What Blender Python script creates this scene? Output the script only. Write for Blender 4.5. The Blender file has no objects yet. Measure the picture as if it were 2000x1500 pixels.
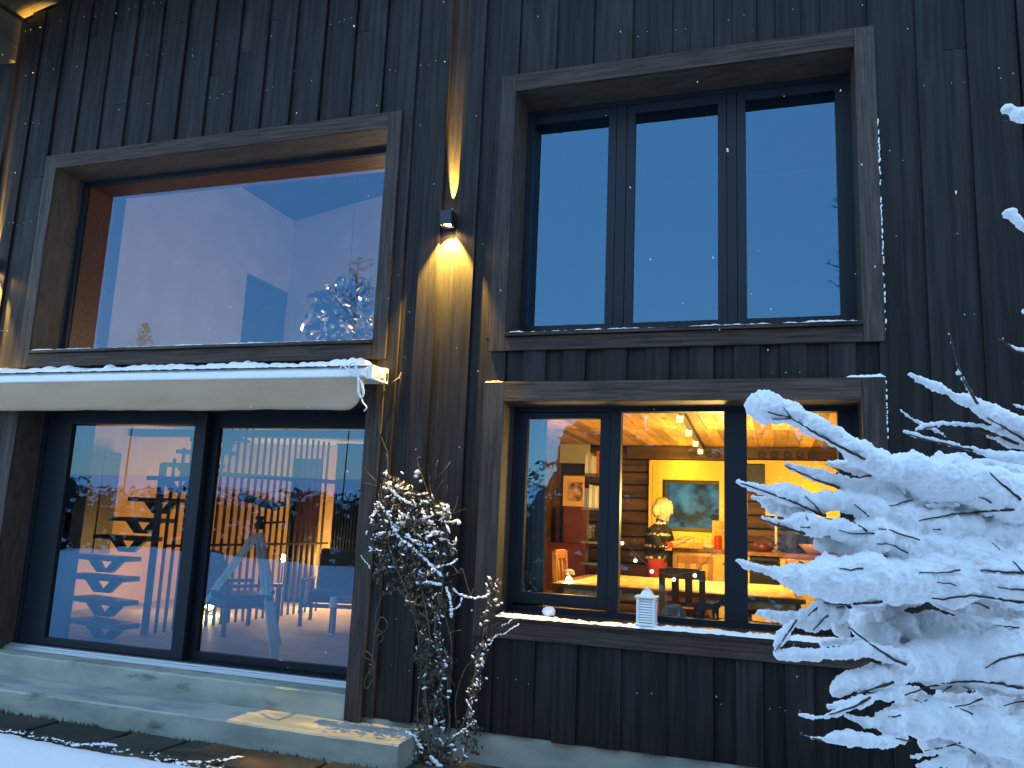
import bpy, bmesh, math, random
from mathutils import Vector, Matrix, noise

# ------------------------------------------------------------------ camera, world, sun, exposure
S = bpy.context.scene
COL = S.collection
CAM = Vector((0.0, -6.48, 1.5))
CR = Vector((0.95094, 0.30533, 0.04196)); CU = Vector((0.01198, -0.17242, 0.98495))
CF = Vector((-0.30803, 0.93650, 0.16765))
CR.normalize(); CF = (CF - CR * CF.dot(CR)).normalized(); CU = CR.cross(CF)
FPX = 1562.54
cam_d = bpy.data.cameras.new('camera'); cam_d.sensor_width = 36.0; cam_d.lens = FPX / 2000 * 36
cam_d.clip_start = 0.05; cam_d.clip_end = 3000
cam = bpy.data.objects.new('camera', cam_d); COL.objects.link(cam)
m3 = Matrix((CR, CU, -CF)).transposed()
cam.matrix_world = Matrix.Translation(CAM) @ m3.to_4x4()
S.camera = cam

W = bpy.data.worlds.new('World'); S.world = W; W.use_nodes = True
wn, wl = W.node_tree.nodes, W.node_tree.links
wn.clear()
wo = wn.new('ShaderNodeOutputWorld'); bg = wn.new('ShaderNodeBackground')
sky = wn.new('ShaderNodeTexSky'); sky.sky_type = 'NISHITA'; sky.sun_disc = False
SUN_EL, SUN_ROT = math.radians(10.0), math.radians(20.0)
sky.sun_elevation = SUN_EL; sky.sun_rotation = SUN_ROT
sky.air_density = 1.0; sky.dust_density = 0.3; sky.ozone_density = 4.0
tint = wn.new('ShaderNodeMixRGB'); tint.blend_type = 'MULTIPLY'; tint.inputs[0].default_value = 1.0
tint.inputs[2].default_value = (1.75, 1.22, 1.0, 1)
cloud = wn.new('ShaderNodeMixRGB'); cloud.inputs[0].default_value = 0.62; cloud.inputs[2].default_value = (1.18, 2.06, 3.35, 1)   # thin even snow cloud over the clear sky
wtc = wn.new('ShaderNodeTexCoord'); wsep = wn.new('ShaderNodeSeparateXYZ'); wmr = wn.new('ShaderNodeMapRange'); wml = wn.new('ShaderNodeVectorMath'); wml.operation = 'SCALE'
wmr.inputs[3].default_value = 0.80; wmr.inputs[4].default_value = 1.95      # an overcast sky is brighter overhead than at the horizon
wl.new(wtc.outputs['Generated'], wsep.inputs[0]); wl.new(wsep.outputs[2], wmr.inputs[0])
wml.inputs[0].default_value = (1.22, 2.06, 3.30); wl.new(wmr.outputs[0], wml.inputs['Scale']); wl.new(wml.outputs[0], cloud.inputs[2])
wl.new(sky.outputs[0], tint.inputs[1]); wl.new(tint.outputs[0], cloud.inputs[1]); wl.new(cloud.outputs[0], bg.inputs[0])
bg.inputs[1].default_value = 0.15
wl.new(bg.outputs[0], wo.inputs[0])

sd = bpy.data.lights.new('sun', 'SUN'); sd.energy = 0.05; sd.angle = math.radians(20); sd.color = (1.0, 0.9, 0.8)
sun = bpy.data.objects.new('sun', sd); COL.objects.link(sun)
sv = Vector((math.sin(SUN_ROT) * math.cos(SUN_EL), math.cos(SUN_ROT) * math.cos(SUN_EL), math.sin(SUN_EL)))
sun.rotation_euler = sv.to_track_quat('Z', 'Y').to_euler(); sun.location = (5, 20, 12)

S.view_settings.view_transform = 'Standard'; S.view_settings.look = 'None'
S.view_settings.exposure = 1.76; S.view_settings.gamma = 1.0
S.view_settings.use_curve_mapping = False
S.render.engine = 'CYCLES'
S.cycles.use_denoising = True
S.cycles.max_bounces = 8; S.cycles.diffuse_bounces = 3; S.cycles.glossy_bounces = 4
S.cycles.transparent_max_bounces = 24; S.cycles.transmission_bounces = 4
S.cycles.sample_clamp_indirect = 4.0
S.cycles.caustics_reflective = False; S.cycles.caustics_refractive = False

rnd = random.Random(7)

def ray(x, y):
    return CF + CR * ((x - 1000) / FPX) - CU * ((y - 750) / FPX)
def at(x, y, Y):
    d = ray(x, y); return CAM + d * ((Y - CAM.y) / d.y)
def atz(x, y, Z):
    d = ray(x, y); return CAM + d * ((Z - CAM.z) / d.z)

# ------------------------------------------------------------------ materials
def mat(name, col=(0.5, 0.5, 0.5), rough=0.6, metal=0.0, emit=None, es=0.0, spec=0.5):
    m = bpy.data.materials.new(name); m.use_nodes = True
    b = m.node_tree.nodes['Principled BSDF']
    b.inputs['Base Color'].default_value = (*col, 1); b.inputs['Roughness'].default_value = rough
    b.inputs['Metallic'].default_value = metal; b.inputs['Specular IOR Level'].default_value = spec
    if emit:
        b.inputs['Emission Color'].default_value = (*emit, 1); b.inputs['Emission Strength'].default_value = es
    return m

def noisy(m, c1, c2, scale=(4, 4, 4), detail=6, bump=0.0, bscale=None, rnd_amt=0.0, lo=0.35, hi=0.65, rough=None, bdist=0.01, c3=None, s3=1.5, lo3=0.6, hi3=0.75):
    """two-tone noise colour (+ per-object variation, + sparse third tone), bump"""
    nt = m.node_tree; N, L = nt.nodes, nt.links; b = N['Principled BSDF']
    tc = N.new('ShaderNodeTexCoord'); mp = N.new('ShaderNodeMapping'); mp.inputs['Scale'].default_value = scale
    oi = N.new('ShaderNodeObjectInfo')
    add = N.new('ShaderNodeVectorMath'); add.operation = 'ADD'
    sc = N.new('ShaderNodeVectorMath'); sc.operation = 'SCALE'; sc.inputs['Scale'].default_value = 37.0
    cmb = N.new('ShaderNodeCombineXYZ')
    for k in range(3): L.new(oi.outputs['Random'], cmb.inputs[k])
    L.new(cmb.outputs[0], sc.inputs[0]); L.new(tc.outputs['Object'], mp.inputs[0])
    L.new(mp.outputs[0], add.inputs[0]); L.new(sc.outputs[0], add.inputs[1])
    n = N.new('ShaderNodeTexNoise'); n.inputs['Scale'].default_value = 1.0; n.inputs['Detail'].default_value = detail
    L.new(add.outputs[0], n.inputs['Vector'])
    r = N.new('ShaderNodeValToRGB'); r.color_ramp.elements[0].position = lo; r.color_ramp.elements[1].position = hi
    r.color_ramp.elements[0].color = (*c1, 1); r.color_ramp.elements[1].color = (*c2, 1)
    L.new(n.outputs['Fac'], r.inputs[0]); out = r.outputs[0]
    if c3:
        mp3 = N.new('ShaderNodeMapping'); mp3.inputs['Scale'].default_value = (s3,) * 3 if not isinstance(s3, tuple) else s3
        a3 = N.new('ShaderNodeVectorMath'); a3.operation = 'ADD'
        L.new(tc.outputs['Object'], mp3.inputs[0]); L.new(mp3.outputs[0], a3.inputs[0]); L.new(sc.outputs[0], a3.inputs[1])
        n3 = N.new('ShaderNodeTexNoise'); n3.inputs['Scale'].default_value = 1.0; n3.inputs['Detail'].default_value = 5
        L.new(a3.outputs[0], n3.inputs['Vector'])
        mr = N.new('ShaderNodeMapRange'); mr.inputs[1].default_value = lo3; mr.inputs[2].default_value = hi3
        L.new(n3.outputs['Fac'], mr.inputs[0])
        mx = N.new('ShaderNodeMixRGB'); L.new(mr.outputs[0], mx.inputs[0]); L.new(out, mx.inputs[1]); mx.inputs[2].default_value = (*c3, 1)
        out = mx.outputs[0]
    if rnd_amt:
        hv = N.new('ShaderNodeHueSaturation'); mr2 = N.new('ShaderNodeMapRange')
        mr2.inputs[3].default_value = 1 - rnd_amt; mr2.inputs[4].default_value = 1 + rnd_amt
        L.new(oi.outputs['Random'], mr2.inputs[0]); L.new(mr2.outputs[0], hv.inputs['Value']); L.new(out, hv.inputs['Color'])
        out = hv.outputs[0]
    L.new(out, b.inputs['Base Color'])
    if rough:
        rr = N.new('ShaderNodeMapRange'); rr.inputs[3].default_value = rough[0]; rr.inputs[4].default_value = rough[1]
        L.new(n.outputs['Fac'], rr.inputs[0]); L.new(rr.outputs[0], b.inputs['Roughness'])
    if bump:
        bp = N.new('ShaderNodeBump'); bp.inputs['Strength'].default_value = bump; bp.inputs['Distance'].default_value = bdist
        if bscale:
            mp2 = N.new('ShaderNodeMapping'); mp2.inputs['Scale'].default_value = bscale
            a2 = N.new('ShaderNodeVectorMath'); a2.operation = 'ADD'
            L.new(tc.outputs['Object'], mp2.inputs[0]); L.new(mp2.outputs[0], a2.inputs[0]); L.new(sc.outputs[0], a2.inputs[1])
            n2 = N.new('ShaderNodeTexNoise'); n2.inputs['Scale'].default_value = 1.0; n2.inputs['Detail'].default_value = 6
            L.new(a2.outputs[0], n2.inputs['Vector']); L.new(n2.outputs['Fac'], bp.inputs['Height'])
        else:
            L.new(n.outputs['Fac'], bp.inputs['Height'])
        L.new(bp.outputs[0], b.inputs['Normal'])
    return m

M = {}
def N_(key, *a, base=None, **k):
    M[key] = noisy(mat(key, **(base or {})), *a, **k); return M[key]
N_('clad', (0.0085, 0.0074, 0.0068), (0.0225, 0.0195, 0.0178), (26, 26, 1.2), base=dict(spec=.18), bump=0.35, bscale=(150, 60, 5), rnd_amt=0.30, rough=(0.62, 0.42),
   c3=(0.040, 0.034, 0.029), s3=(8, 8, 1.4), lo3=0.56, hi3=0.92)
N_('casing_v', (0.026, 0.0205, 0.0165), (0.070, 0.054, 0.043), (40, 40, 2.2), base=dict(spec=.2), bump=0.3, bscale=(130, 60, 6), rnd_amt=0.22, rough=(0.6, 0.45),
   c3=(0.03, 0.028, 0.026), s3=(11, 11, 4), lo3=0.6, hi3=0.72)
N_('casing_h', (0.026, 0.0170, 0.0125), (0.078, 0.052, 0.038), (2.2, 30, 46), base=dict(spec=.2), bump=0.3, bscale=(6, 60, 130), rnd_amt=0.22, rough=(0.6, 0.45),
   c3=(0.03, 0.027, 0.024), s3=(4, 11, 14), lo3=0.6, hi3=0.72)
N_('reveal', (0.035, 0.025, 0.018), (0.075, 0.052, 0.034), (5, 22, 5), bump=0.2, rnd_amt=0.12)
M['frame'] = mat('frame', (0.010, 0.014, 0.020), 0.42, spec=.22)
N_('honey_wood', (0.09, 0.035, 0.010), (0.17, 0.07, 0.022), (4, 30, 30), base=dict(rough=0.4), bump=0.1)
N_('concrete', (0.22, 0.25, 0.21), (0.37, 0.39, 0.32), (1.6, 2.2, 5), detail=9, bump=0.4, bscale=(38, 38, 38), rough=(0.75, 0.55),
   c3=(0.09, 0.10, 0.085), s3=(2.2, 2.2, 6), lo3=0.60, hi3=0.72)
N_('tread_conc', (0.23, 0.26, 0.25), (0.40, 0.39, 0.34), (1.5, 4.5, 3), detail=8, bump=0.3, bscale=(45, 45, 45), rough=(0.45, 0.75), lo=0.42, hi=0.58)
N_('slate', (0.015, 0.017, 0.012), (0.042, 0.038, 0.028), (3, 3, 3), detail=8, bump=0.4, bscale=(22, 22, 22), rough=(0.35, 0.65), rnd_amt=0.25,
   base=dict(spec=.25), c3=(0.10, 0.062, 0.032), s3=2.0, lo3=0.55, hi3=0.72)
N_('soil', (0.03, 0.022, 0.015), (0.09, 0.06, 0.035), (14, 14, 14), bump=0.8, bscale=(50, 50, 50))
N_('soffit', (0.05, 0.036, 0.02), (0.095, 0.07, 0.04), (3, 3, 20), bump=0.2)
M['alu'] = mat('alu', (0.62, 0.66, 0.68), 0.35, 0.7)
M['white_paint'] = mat('white_paint', (0.78, 0.78, 0.76), 0.45)
M['white_plastic'] = mat('white_plastic', (0.75, 0.75, 0.73), 0.4)
M['dark_metal'] = mat('dark_metal', (0.02, 0.022, 0.025), 0.4, 0.3)
M['black'] = mat('black', (0.012, 0.011, 0.011), 0.5)
N_('awning_cloth', (0.34, 0.225, 0.135), (0.42, 0.285, 0.18), (0.8, 5, 2.5), bump=0.5, bscale=(1.8, 5, 5), base=dict(rough=0.9), bdist=0.03)
N_('twig', (0.025, 0.014, 0.012), (0.06, 0.035, 0.028), (60, 60, 60), bump=0.4)
N_('vine_stem', (0.06, 0.045, 0.03), (0.14, 0.115, 0.075), (60, 60, 20), bump=0.4)
N_('leaf_dry', (0.018, 0.019, 0.012), (0.075, 0.07, 0.046), (22, 22, 22), lo=0.35, hi=0.7, c3=(0.14, 0.08, 0.035), s3=9.0, lo3=0.62, hi3=0.75, base=dict(rough=0.7))
N_('bark', (0.03, 0.022, 0.018), (0.09, 0.07, 0.055), (12, 12, 4), bump=0.5)
N_('needles', (0.008, 0.016, 0.010), (0.03, 0.045, 0.025), (6, 6, 6))
M['cable_black'] = mat('cable_black', (0.02, 0.02, 0.02), 0.5)
M['cable_white'] = mat('cable_white', (0.72, 0.72, 0.70), 0.4)

def snow_mat():
    m = mat('snow', (0.91, 0.92, 0.93), 0.75, spec=0.25)
    nt = m.node_tree; N, L = nt.nodes, nt.links; b = N['Principled BSDF']
    b.inputs['Subsurface Weight'].default_value = 0.0
    tc = N.new('ShaderNodeTexCoord')
    n1 = N.new('ShaderNodeTexNoise'); n1.inputs['Scale'].default_value = 160; n1.inputs['Detail'].default_value = 5
    n2 = N.new('ShaderNodeTexNoise'); n2.inputs['Scale'].default_value = 28; n2.inputs['Detail'].default_value = 4
    L.new(tc.outputs['Object'], n1.inputs[0]); L.new(tc.outputs['Object'], n2.inputs[0])
    b1 = N.new('ShaderNodeBump'); b1.inputs['Strength'].default_value = 0.35; b1.inputs['Distance'].default_value = 0.004
    b2 = N.new('ShaderNodeBump'); b2.inputs['Strength'].default_value = 0.4; b2.inputs['Distance'].default_value = 0.015
    L.new(n1.outputs[0], b1.inputs['Height']); L.new(n2.outputs[0], b2.inputs['Height']); L.new(b1.outputs[0], b2.inputs['Normal'])
    L.new(b2.outputs[0], b.inputs['Normal'])
    return m
M['snow'] = snow_mat()

def glass_mat(name, fac, col):
    m = bpy.data.materials.new(name); m.use_nodes = True
    nt = m.node_tree; N, L = nt.nodes, nt.links; N.clear()
    o = N.new('ShaderNodeOutputMaterial'); mix = N.new('ShaderNodeMixShader')
    t = N.new('ShaderNodeBsdfTransparent'); t.inputs[0].default_value = (0.93, 0.95, 0.94, 1)
    if fac > 0:
        g = N.new('ShaderNodeBsdfGlossy'); g.inputs['Roughness'].default_value = 0.0; g.inputs['Color'].default_value = (*col, 1)
        lw = N.new('ShaderNodeFresnel'); lw.inputs[0].default_value = 1.5
        a = N.new('ShaderNodeMath'); a.operation = 'ADD'; a.inputs[1].default_value = fac; a.use_clamp = True
        L.new(lw.outputs[0], a.inputs[0]); L.new(a.outputs[0], mix.inputs[0]); L.new(t.outputs[0], mix.inputs[1]); L.new(g.outputs[0], mix.inputs[2])
        L.new(mix.outputs[0], o.inputs[0])
    else:
        L.new(t.outputs[0], o.inputs[0])
    return m
M['glass'] = glass_mat('coated_glass', 0.165, (0.28, 0.60, 0.88))
M['glass_soft'] = glass_mat('soft_coated_glass', 0.105, (0.26, 0.62, 1.0))
M['glass_door'] = glass_mat('door_glass', 0.125, (0.30, 0.62, 0.92))
M['glass_clear'] = glass_mat('clear_glass', 0.0, (1, 1, 1))

# ------------------------------------------------------------------ mesh builder
def org(o):
    v = Vector((0, 0, 0))
    while o is not None:
        v += o.location; o = o.parent
    return v

class MB:
    def __init__(s): s.v = []; s.f = []; s.mi = []
    def add(s, vs, fs, mi=0):
        k = len(s.v); s.v += [tuple(v) for v in vs]; s.f += [tuple(i + k for i in f) for f in fs]; s.mi += [mi] * len(fs); return s
    def box(s, x0, x1, y0, y1, z0, z1, mi=0):
        if x0 > x1: x0, x1 = x1, x0
        if y0 > y1: y0, y1 = y1, y0
        if z0 > z1: z0, z1 = z1, z0
        vs = [(x0, y0, z0), (x1, y0, z0), (x1, y1, z0), (x0, y1, z0), (x0, y0, z1), (x1, y0, z1), (x1, y1, z1), (x0, y1, z1)]
        return s.add(vs, [(0, 3, 2, 1), (4, 5, 6, 7), (0, 1, 5, 4), (1, 2, 6, 5), (2, 3, 7, 6), (3, 0, 4, 7)], mi)
    def pbox(s, pa, pb, Y, d, mi=0):
        """box whose front face spans two photo corners on the plane Y, depth d"""
        a, b = at(*pa, Y), at(*pb, Y); return s.box(a.x, b.x, Y, Y + d, a.z, b.z, mi)
    def hexa(s, bot, top, mi=0):
        n = len(bot)
        fs = [tuple(reversed(range(n))), tuple(range(n, 2 * n))] + [(i, (i + 1) % n, n + (i + 1) % n, n + i) for i in range(n)]
        return s.add(list(bot) + list(top), fs, mi)
    def bar(s, a, b, w, h, mi=0, up=(0, 0, 1)):
        a, b = Vector(a), Vector(b); t = (b - a).normalized(); u = Vector(up)
        x = t.cross(u)
        if x.length < 1e-4: x = t.cross(Vector((0, 1, 0)))
        x.normalize(); y = x.cross(t)
        q = [x * w / 2 + y * h / 2, -x * w / 2 + y * h / 2, -x * w / 2 - y * h / 2, x * w / 2 - y * h / 2]
        return s.add([a + c for c in q] + [b + c for c in q], [(3, 2, 1, 0), (4, 5, 6, 7), (0, 1, 5, 4), (1, 2, 6, 5), (2, 3, 7, 6), (3, 0, 4, 7)], mi)
    def tube(s, pts, rad, n=6, mi=0):
        pts = [Vector(p) for p in pts]; k = len(pts)
        if not isinstance(rad, (list, tuple)): rad = [rad] * k
        vs = []; ref = Vector((0.13, 0.31, 0.94))
        for i, p in enumerate(pts):
            t = (pts[min(i + 1, k - 1)] - pts[max(i - 1, 0)])
            t = t.normalized() if t.length > 1e-9 else Vector((0, 0, 1))
            x = t.cross(ref)
            if x.length < 1e-3: x = t.cross(Vector((1, 0, 0)))
            x.normalize(); y = x.cross(t)
            for j in range(n):
                a = 2 * math.pi * j / n; vs.append(p + (x * math.cos(a) + y * math.sin(a)) * rad[i])
        fs = [(i * n + j, i * n + (j + 1) % n, (i + 1) * n + (j + 1) % n, (i + 1) * n + j) for i in range(k - 1) for j in range(n)]
        fs += [tuple(reversed(range(n))), tuple((k - 1) * n + j for j in range(n))]
        return s.add(vs, fs, mi)
    def lathe(s, c, prof, n=16, mi=0, axis='z'):
        c = Vector(c); vs = []
        for r, h in prof:
            for j in range(n):
                a = 2 * math.pi * j / n
                q = Vector((r * math.cos(a), r * math.sin(a), h)) if axis == 'z' else Vector((r * math.cos(a), h, r * math.sin(a))) if axis == 'y' else Vector((h, r * math.cos(a), r * math.sin(a)))
                vs.append(c + q)
        k = len(prof)
        fs = [(i * n + j, i * n + (j + 1) % n, (i + 1) * n + (j + 1) % n, (i + 1) * n + j) for i in range(k - 1) for j in range(n)]
        fs += [tuple(reversed(range(n))), tuple((k - 1) * n + j for j in range(n))]
        return s.add(vs, fs, mi)
    def blob(s, c, r, sub=1, jit=0.15, mi=0, rr=rnd):
        V, F = ICO[sub]; c = Vector(c); r = Vector(r) if not isinstance(r, (int, float)) else Vector((r, r, r))
        o = Vector((rr.uniform(-50, 50), rr.uniform(-50, 50), rr.uniform(-50, 50)))
        return s.add([c + Vector((v.x * r.x, v.y * r.y, v.z * r.z)) * (1 + jit * noise.noise(v * 1.6 + o) * 2) for v in V], F, mi)
    def build(s, name, m, parent=None, smooth=False, bevel=0.0, loc=None, kind=None):
        me = bpy.data.meshes.new(name)
        o_ = org(parent) if parent else Vector(loc) if loc is not None else Vector((0, 0, 0))
        me.from_pydata([(v[0] - o_.x, v[1] - o_.y, v[2] - o_.z) for v in s.v], [], s.f)
        ms = m if isinstance(m, (list, tuple)) else [m]
        for q in ms: me.materials.append(q)
        if len(ms) > 1: me.polygons.foreach_set('material_index', s.mi)
        if smooth: me.polygons.foreach_set('use_smooth', [True] * len(me.polygons))
        me.update()
        o = bpy.data.objects.new(name, me); COL.objects.link(o)
        if parent: o.parent = parent
        elif loc is not None: o.location = loc
        if bevel:
            b = o.modifiers.new('bevel', 'BEVEL'); b.width = bevel; b.segments = 2; b.limit_method = 'ANGLE'
        if kind: o['kind'] = kind
        return o

ICO = {}
for _s in (1, 2, 3):
    _b = bmesh.new(); bmesh.ops.create_icosphere(_b, subdivisions=_s, radius=1.0)
    _b.verts.ensure_lookup_table()
    ICO[_s] = ([v.co.copy() for v in _b.verts], [tuple(v.index for v in f.verts) for f in _b.faces]); _b.free()

def tag(o, label, cat, group=None):
    o['label'] = label; o['category'] = cat
    if group: o['group'] = group
    return o
def thing(name, loc, label, cat, group=None):
    o = bpy.data.objects.new(name, None); COL.objects.link(o); o.location = loc; o.empty_display_size = 0.1
    return tag(o, label, cat, group)
def copy_tree(o, loc=None, rz=None, sc=None, parent=None):
    c = o.copy(); COL.objects.link(c)
    if parent: c.parent = parent
    if loc is not None: c.location = loc
    if rz is not None: c.rotation_euler = (0, 0, rz)
    if sc is not None: c.scale = (sc, sc, sc)
    for ch in list(o.children): copy_tree(ch, parent=c)
    return c
def light(name, kind, loc, energy, col, size=0.05, parent=None, spot=None, blend=0.1, aim=None):
    d = bpy.data.lights.new(name, kind); d.energy = energy; d.color = col
    if kind in ('POINT', 'SPOT'): d.shadow_soft_size = size
    if kind == 'AREA': d.size = size
    if spot: d.spot_size = spot; d.spot_blend = blend
    o = bpy.data.objects.new(name, d); COL.objects.link(o)
    if parent: o.parent = parent; o.location = Vector(loc) - org(parent)
    else: o.location = loc
    if aim is not None: o.rotation_euler = (-Vector(aim)).to_track_quat('Z', 'Y').to_euler()
    return o
WARM = (1.0, 0.60, 0.20)

# ------------------------------------------------------------------ ground, terrain
g = MB()
g.add([(-900, -900, -0.62), (900, -900, -0.62), (900, 900, -0.62), (-900, 900, -0.62)], [(0, 1, 2, 3)])
g.build('ground', M['soil'], kind='structure')

def sst(a, b, x):
    t = max(0.0, min(1.0, (x - a) / (b - a))); return t * t * (3 - 2 * t)
def snow_h(x, y):
    e = -y - 1.05
    h = -0.425 + 0.05 * sst(0, 0.25, e) + 0.30 * sst(0.3, 4.5, e)
    h += 0.62 * math.exp(-((x + 12.0) / 5.5) ** 2 - ((y + 6.9) / 1.3) ** 2)
    h += 0.0
    h += 0.35 * sst(6.5, 9, -y) * (1 - .95 * sst(-6, -4, x)) * (1 - sst(9, 14, -y) * 0)
    h += 0.16 * sst(5.2, 6.5, -y) * (1 - sst(8.5, 10, -y)) * (1 - sst(-6, -5, x)) * noise.noise(Vector((x * 1.1, y * 1.3, 7)))
    h += 3.6 * sst(14, 120, -y) + 26 * sst(140, 600, -y)
    far = sst(3, 12, -y)
    h += 0.10 * far * noise.noise(Vector((x * 0.35, y * 0.35, 2.1))) + 0.8 * sst(20, 90, -y) * noise.noise(Vector((x * 0.03, y * 0.03, 5)))
    h -= 0.28 * sst(-6, -4, x) * sst(4, 7, -y) * (1 - sst(12, 20, -y))
    h += 0.012 * noise.noise(Vector((x * 2.2, y * 2.2, 0))) + 0.006 * noise.noise(Vector((x * 9, y * 9, 0)))
    return h
def edge_y(x):      # ragged near edge of the snow on the terrace
    t = -1.02 - 0.055 * (x + 6.2) * (0.6 if x > -6.2 else 1)
    return t + 0.07 * noise.noise(Vector((x * 3.1, 0, 4))) + 0.035 * noise.noise(Vector((x * 13, 0, 4))) + 0.012 * noise.noise(Vector((x * 45, 0, 1)))
xs = []
x = -420.0
while x < 420:
    xs.append(x); ax = abs(x + 5.5)
    x += 0.035 if ax < 3.2 else 0.25 if ax < 12 else 1.2 if ax < 35 else 12
es = [0, 0.012, 0.03, 0.06, 0.1, 0.15, 0.2, 0.28, 0.36, 0.45, 0.56, 0.7, 0.9, 1.15, 1.5, 2, 2.5, 3, 3.6, 4.2, 4.8, 5.3, 5.8, 6.3, 6.8, 7.4, 8, 8.8, 10, 12, 15, 20, 28, 40, 60, 90, 130, 180, 260, 380, 600]
g = MB(); vs = []; fs = []
for e in es:
    for x in xs:
        ye = edge_y(x) if -12 < x < 3 else -1.1
        y = ye - e
        z = snow_h(x, min(y, -1.05 - e)) + (0 if e else -0.03) + (0.02 * sst(0, 0.05, e) - 0.02)
        vs.append((x, y, z))
nx = len(xs)
for j in range(len(es) - 1):
    for i in range(nx - 1):
        fs.append((j * nx + i, (j + 1) * nx + i, (j + 1) * nx + i + 1, j * nx + i + 1))
g.add(vs, fs); g.build('snow_ground', M['snow'], smooth=True, kind='structure')

# terrace of slate slabs
ter = MB().box(-13, 3.4, -1.9, 0.3, -0.60, -0.452).build('terrace', M['soil'], kind='structure')
x = -12.4
row = 0
slabs = []
for (ya, yb) in ((-0.53, -0.98), (-1.0, -1.5)):
    x = -12.3 + 0.4 * row
    while x < 3.2:
        w = rnd.uniform(0.55, 1.05)
        slabs.append((x, x + w - 0.03, ya, yb)); x += w
    row += 1
for (xa, xb, ya, yb) in slabs:
    j = lambda: rnd.uniform(-0.035, 0.035)
    c0 = [(xa + j(), yb + j()), (xb + j() - .01, yb + j()), (xb + j() - .01, ya + j() * .5), ((xa + xb) / 2 + j() * 3, ya + j() * .5), (xa + j(), ya + j() * .5)]
    t = -0.425 + rnd.uniform(-0.006, 0.006)
    MB().hexa([(a, b, -0.47) for a, b in c0], [(a, b, t + 0.006 * (b + 0.75)) for a, b in c0]).build('paving_slab', M['slate'], ter, bevel=0.008)

# ------------------------------------------------------------------ the house
house = thing('timber_house', (-3.0, 0.0, -0.45), 'dark stained timber house clad in vertical boards, with four framed windows and door openings', 'house')
UL = dict(x0=-7.77, x1=-3.345, z0=2.90, z1=5.34)
UR = dict(x0=-2.346, x1=0.823, z0=2.944, z1=5.551)
LR = dict(x0=-2.366, x1=0.812, z0=0.551, z1=2.671)
DR = dict(x0=-7.80, x1=-3.335, z0=-0.235, z1=2.66)
IN = {'UL': (-7.617, -3.485, 3.09, 5.180), 'UR': (-2.198, 0.672, 3.112, 5.385), 'LR': (-2.186, 0.648, 0.735, 2.500), 'DR': (-7.635, -3.496, -0.03, 2.52)}
p0, p1 = at(52, 35, 0), at(130, 0, 0)
RS = 0.235
def roof_z(x): return p0.z + (x - p0.x) * RS
XL, XR, ZT = -9.55, 3.45, 7.6

# structural wall behind the boards, built round the openings
wm = MB(); Y0, Y1 = 0.035, 0.36
IW = {k: (v[0] - .021, v[1] + .021, v[2] - .03, v[3] + .021) for k, v in IN.items()}; IN_REAL = IN; IN = IW
wm.box(XL, IN['DR'][0], Y0, Y1, -0.5, 9.3); wm.box(IN['DR'][1], IN['UR'][0], Y0, Y1, -0.5, 9.3); wm.box(IN['UR'][1], XR, Y0, Y1, -0.5, 9.3)
wm.box(IN['DR'][0], IN['DR'][1], Y0, Y1, -0.5, IN['DR'][2] - .002); wm.box(IN['DR'][0], IN['DR'][1], Y0, Y1, IN['DR'][3], IN['UL'][2]); wm.box(IN['DR'][0], IN['DR'][1], Y0, Y1, IN['UL'][3], 9.3)
wm.box(IN['UR'][0], IN['UR'][1], Y0, Y1, -0.5, IN['LR'][2]); wm.box(IN['UR'][0], IN['UR'][1], Y0, Y1, IN['LR'][3], IN['UR'][2]); wm.box(IN['UR'][0], IN['UR'][1], Y0, Y1, IN['UR'][3], 9.3)
IN = IN_REAL
wm.build('wall', M['black'], house)
MB().box(XL, XR, 0.02, 0.034, -0.62, -0.205).build('plinth', M['concrete'], house)
MB().box(XL, XR, 9.2, 9.4, -0.5, 7.0).box(XL - .2, XL, 0.0, 9.4, -0.5, 7.0).box(XR, XR + .2, 0, 9.4, -0.5, 9.3).build('outer_wall', M['black'], house)

# cladding boards: alternate raised boards over recessed ones
pitch = 0.1755
base = -2.812 - pitch * 39.5
cols = []
i = 0
while base + i * pitch < XR: cols.append(base + i * pitch); i += 1
holes = [(IN[k][0] - .03, IN[k][1] + .03, IN[k][2] - (.05 if k != 'DR' else .3), IN[k][3] + .03) for k in IN]
NAILS = []
def board(xa, xb, za, zb, up, rr):
    if zb - za < 0.03 or xb - xa < 0.03: return
    y0, y1 = (-0.024, 0.008) if up else (0.0085, 0.034)
    j = rr.uniform(-0.003, 0.003)
    MB().box(xa, xb, y0 + j, y1, za, zb).build('cladding_board', M['clad'], house, bevel=0.0035)
    for kz in range(-1, 14):
        z = 0.05 + kz * 0.62 + (0.0 if xa > 0.3 else 0.18)
        if za + .05 < z < zb - .05 and rr.random() < 0.4:
            for q in ((0.25, 0.75) if rr.random() < .6 else (0.5,)):
                NAILS.append((xa + (xb - xa) * q + rr.uniform(-.012, .012), y0 + j, z + rr.uniform(-.02, .02)))
rb = random.Random(21)
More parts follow.
